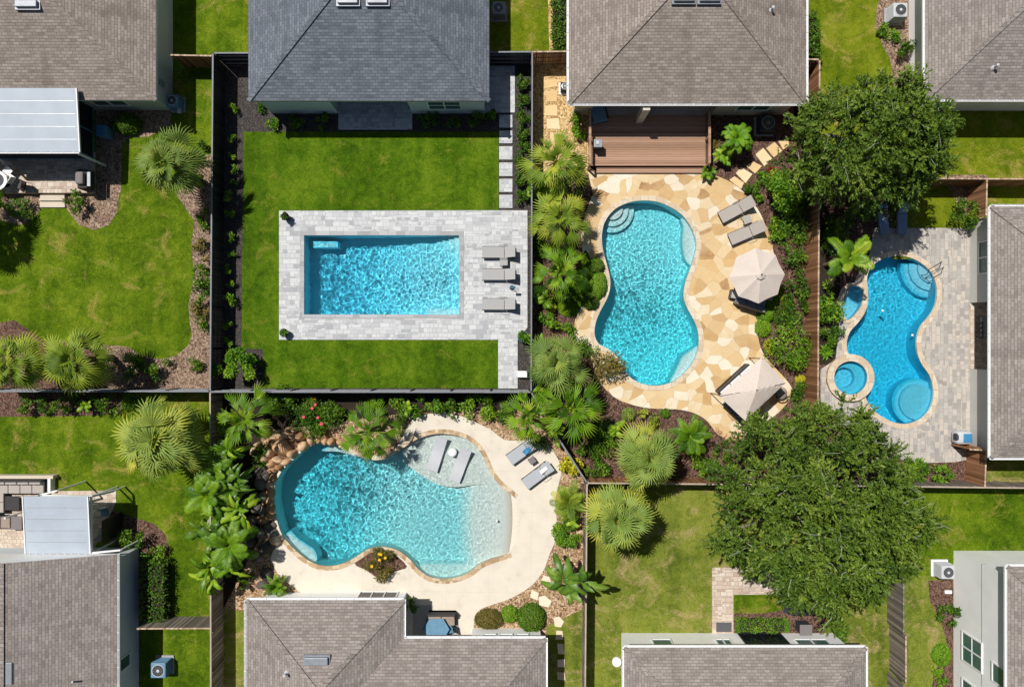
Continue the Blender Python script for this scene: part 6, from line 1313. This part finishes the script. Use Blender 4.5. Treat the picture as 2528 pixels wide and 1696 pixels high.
# row of bed plants along the black fence: one built, the rest copied
row=[(572,269),(574,345),(574,383),(574,416),(574,452),(567,487),(569,523),(565,585),(571,631),(565,665),(567,698),(565,742),(563,807),(567,843)]
base=shrub('s',*row[0],13,'x','leaf_bright',.62,13,170,.11,seed=90,name='bed_plant',cat='plant',group='small bed plants along the black fence')
for i,(x,y) in enumerate(row):
    o=base if i==0 else copy_tree(base); p=P('s',x,y,.45); o.location=(p.x,p.y,0); o.rotation_euler=(0,0,i*1.7); k=(1,.95,.9,.95,.8,1.15,1.1,1.05,.85,1.0,.85,1.3,1.0,1.05)[i]; o.scale=(k,k,k)
    o['label']=ordinal(i)+' small bed plant from the slate house, in the fence shadow'
row=[(1905,560),(1895,680),(1900,805),(1905,905),(1898,1000),(1888,1110),(1892,1215),(1890,1330)]
base=shrub('c2',*row[0],52,'x','leaf_shrub',.75,58,480,.12,seed=93,name='hedge_plant',cat='plant',group='plants in the gravel by the white pavers')
for i,(x,y) in enumerate(row):
    o=base if i==0 else copy_tree(base); p=P('c2',x,y,.5); o.location=(p.x,p.y,0); o.rotation_euler=(0,0,i*2.1+.3)
    o['label']=ordinal(i)+' green plant from the slate house, beside the square white pavers'
FILL=[(60,1000,26,'s','shrub in the shaded strip south of the black fence, first from the photo edge'),(150,1002,28,'s','shrub in the shaded strip south of the black fence, second from the photo edge'),(215,1004,26,'b','leafy plant in the shaded strip south of the black fence'),(265,1000,30,'s','shrub in the shaded strip near the large pale fan palm'),(320,990,26,'s','dark shrub under the black fence above the large pale fan palm'),(1560,1000,0,'s',''),(1500,1100,30,'s','leafy shrub in brown mulch between twin shrubs and silver palm'),(1660,1170,26,'s','low shrub at the south fence behind the silver fan palm'),(1715,1120,26,'b','leafy plant south of the fine leaved green palm'),(1790,1110,26,'s','low shrub in the mulch between flagstone tip and great oak'),(1930,765,30,'s','low shrub at the mulch edge below the octagonal umbrella'),(1985,975,30,'s','shrub in the mulch north of the great oak crown'),(2250,1160,30,'s','leafy shrub at the edge of the grey pavers by the south fence'),(1345,455,44,'b','lime leafy plant in the bed between the two northern palms of the pool bed'),(1345,600,40,'s','leafy shrub between yellow fan palm and feathery palm'),(1420,460,34,'s','shrub on the pool side of the yellow green fan palm'),(1335,468,56,'b','broad leaved plant filling the gap between the two yellow green palms'),(1340,740,40,'b','yellowish leafy plant beside the small palm bed clearing'),(1440,860,36,'s','dark shrub between grey green fan palm and kidney pool'),(1330,850,36,'b','bright leafy plant against the black fence by the blue planter'),(1370,1070,40,'b','leafy plant under the bend of the slanting fence'),(1470,1065,40,'s','deep green plant between broad leaved palm and silver palm'),(1520,1060,34,'b','golden leafy plant north of the silver fan palm'),(640,1120,30,'s','leafy plant among the upper dark boulders'),(545,1050,44,'b','leafy plant beside the long fence behind the corner banana'),(700,990,36,'s','shrub under the black fence next to the corner banana plant'),(820,1010,34,'s','shrub at the black fence east of the pink flowering shrub'),(1000,1005,30,'b','lime shrub at the black fence beside the feathery palm'),(1235,1000,40,'s','shrub at the black fence near the broad leaved palm'),(1330,1090,24,'s','small plant behind the pale lounger with blue towel'),(1410,1290,30,'b','bright plant on the lagoon side of the weathered fence'),(1345,1550,0,'s',''),(500,1190,30,'b','yellow green plant on the lawn side of the long fence'),(497,700,26,'s','small shrub in the long bed against the black fence, low middle'),(498,790,24,'s','small shrub in the long bed against the black fence, near its bend'),(1955,560,46,'s','dense shrub between bushy tree and reddish fence'),(1985,490,50,'s','dark shrub under the northern oak beside the reddish fence'),(1960,640,0,'s',''),(2060,585,40,'s','shaded leafy plant above the feathery palm by the wading pool'),(1900,455,26,'s','small shrub at the mulch edge near the first taupe lounger'),(1740,1150,30,'s','low shrub in brown mulch near the oak, south of the flagstones'),(1690,1140,0,'s',''),(480,445,30,'b','yellow green plant in the bed beneath the big fan palm')]
for x,y,r,k,t in FILL:
    if not r: continue
    if k=='b': banana('s',x,y,r,.75,t,'leaf_banana',16,x+y,.5,'leafy_plant',.52,'plant',1.3,'leafy plants filling the beds')
    else: shrub('s',x,y,r,t,'leaf_shrub',.9,None,None,.15,group='shrubs filling the beds')
hedge('s',1364,-40,1403,124,1.3,'tall dark hedge between lawn strip and big brown roof','leaf_shrub',.12,6)
hedge('c9',790,860,920,1225,1.0,'dark hedge in shade along the pale blue side wall','leaf_shrub',.11,7)
hedge('c11',1312,1162,1612,1236,.55,'clipped lime hedge in front of the cream walled house','leaf_bright',.07,8)
hedge('c4',262,100,325,390,1.2,'narrow dark hedge along the east side of the big brown roof','leaf_shrub',.12,9)
# planters
T,p=planter('c6',560,95,.07,.24,.5,'small black planter at the northwest corner of the white pavers','pot_black','',0,0); shrub('c6',548,88,26,'','leaf_shrub',.4,26,140,.1,seed=95,parent=T,z0=.48,stem=False)
T,p=planter('c6',552,885,.07,.26,.5,'dark planter at the southwest corner of the white pavers','pot_black','',0,0); rosette('c6',548,880,38,'','leaf_shrub',16,96,.02,.12,parent=T,z0=.48)
T,p=planter('d1',680,1405,.07,.33,.6,'blue planter with lime shrub at the pavers near the palms','pot_blue','',0,0); shrub('d1',620,1330,85,'','leaf_bright',.75,None,420,.13,seed=97,parent=T,z0=.55,stem=False)
# ---------- light, sky, camera ----------
w=bpy.data.worlds.new("World"); SC.world=w; w.use_nodes=True
nt=w.node_tree; sk=nt.nodes.new('ShaderNodeTexSky'); sk.sky_type='NISHITA'; sk.sun_disc=False; sk.sun_elevation=R(60.3); sk.sun_rotation=R(-45)
nt.links.new(sk.outputs[0],nt.nodes['Background'].inputs[0]); nt.nodes['Background'].inputs[1].default_value=.05
Ld=bpy.data.lights.new('sun','SUN'); Ld.energy=5.0; Ld.angle=R(.53); Ld.color=(1,.965,.90); Ld.cycles.is_caustics_light=True
lo=link(bpy.data.objects.new('sun',Ld)); lo.rotation_euler=Vector((.404,-.404,-1)).to_track_quat('-Z','Y').to_euler(); lo.location=(-10,10,30)
cam=bpy.data.cameras.new('camera'); co=link(bpy.data.objects.new('camera',cam)); co.location=(0,0,CAMH); cam.sensor_width=36; cam.lens=36*1690/2528*CAMH*PXM/1690; cam.clip_end=1500; SC.camera=co
SC.view_settings.view_transform='Standard'; SC.view_settings.look='None'; SC.view_settings.exposure=-.08; SC.view_settings.gamma=1
SC.cycles.use_denoising=True; SC.cycles.max_bounces=8; SC.cycles.transparent_max_bounces=8; SC.cycles.caustics_refractive=True; SC.cycles.caustics_reflective=False; SC.cycles.sample_clamp_indirect=6
SC.render.engine='CYCLES'
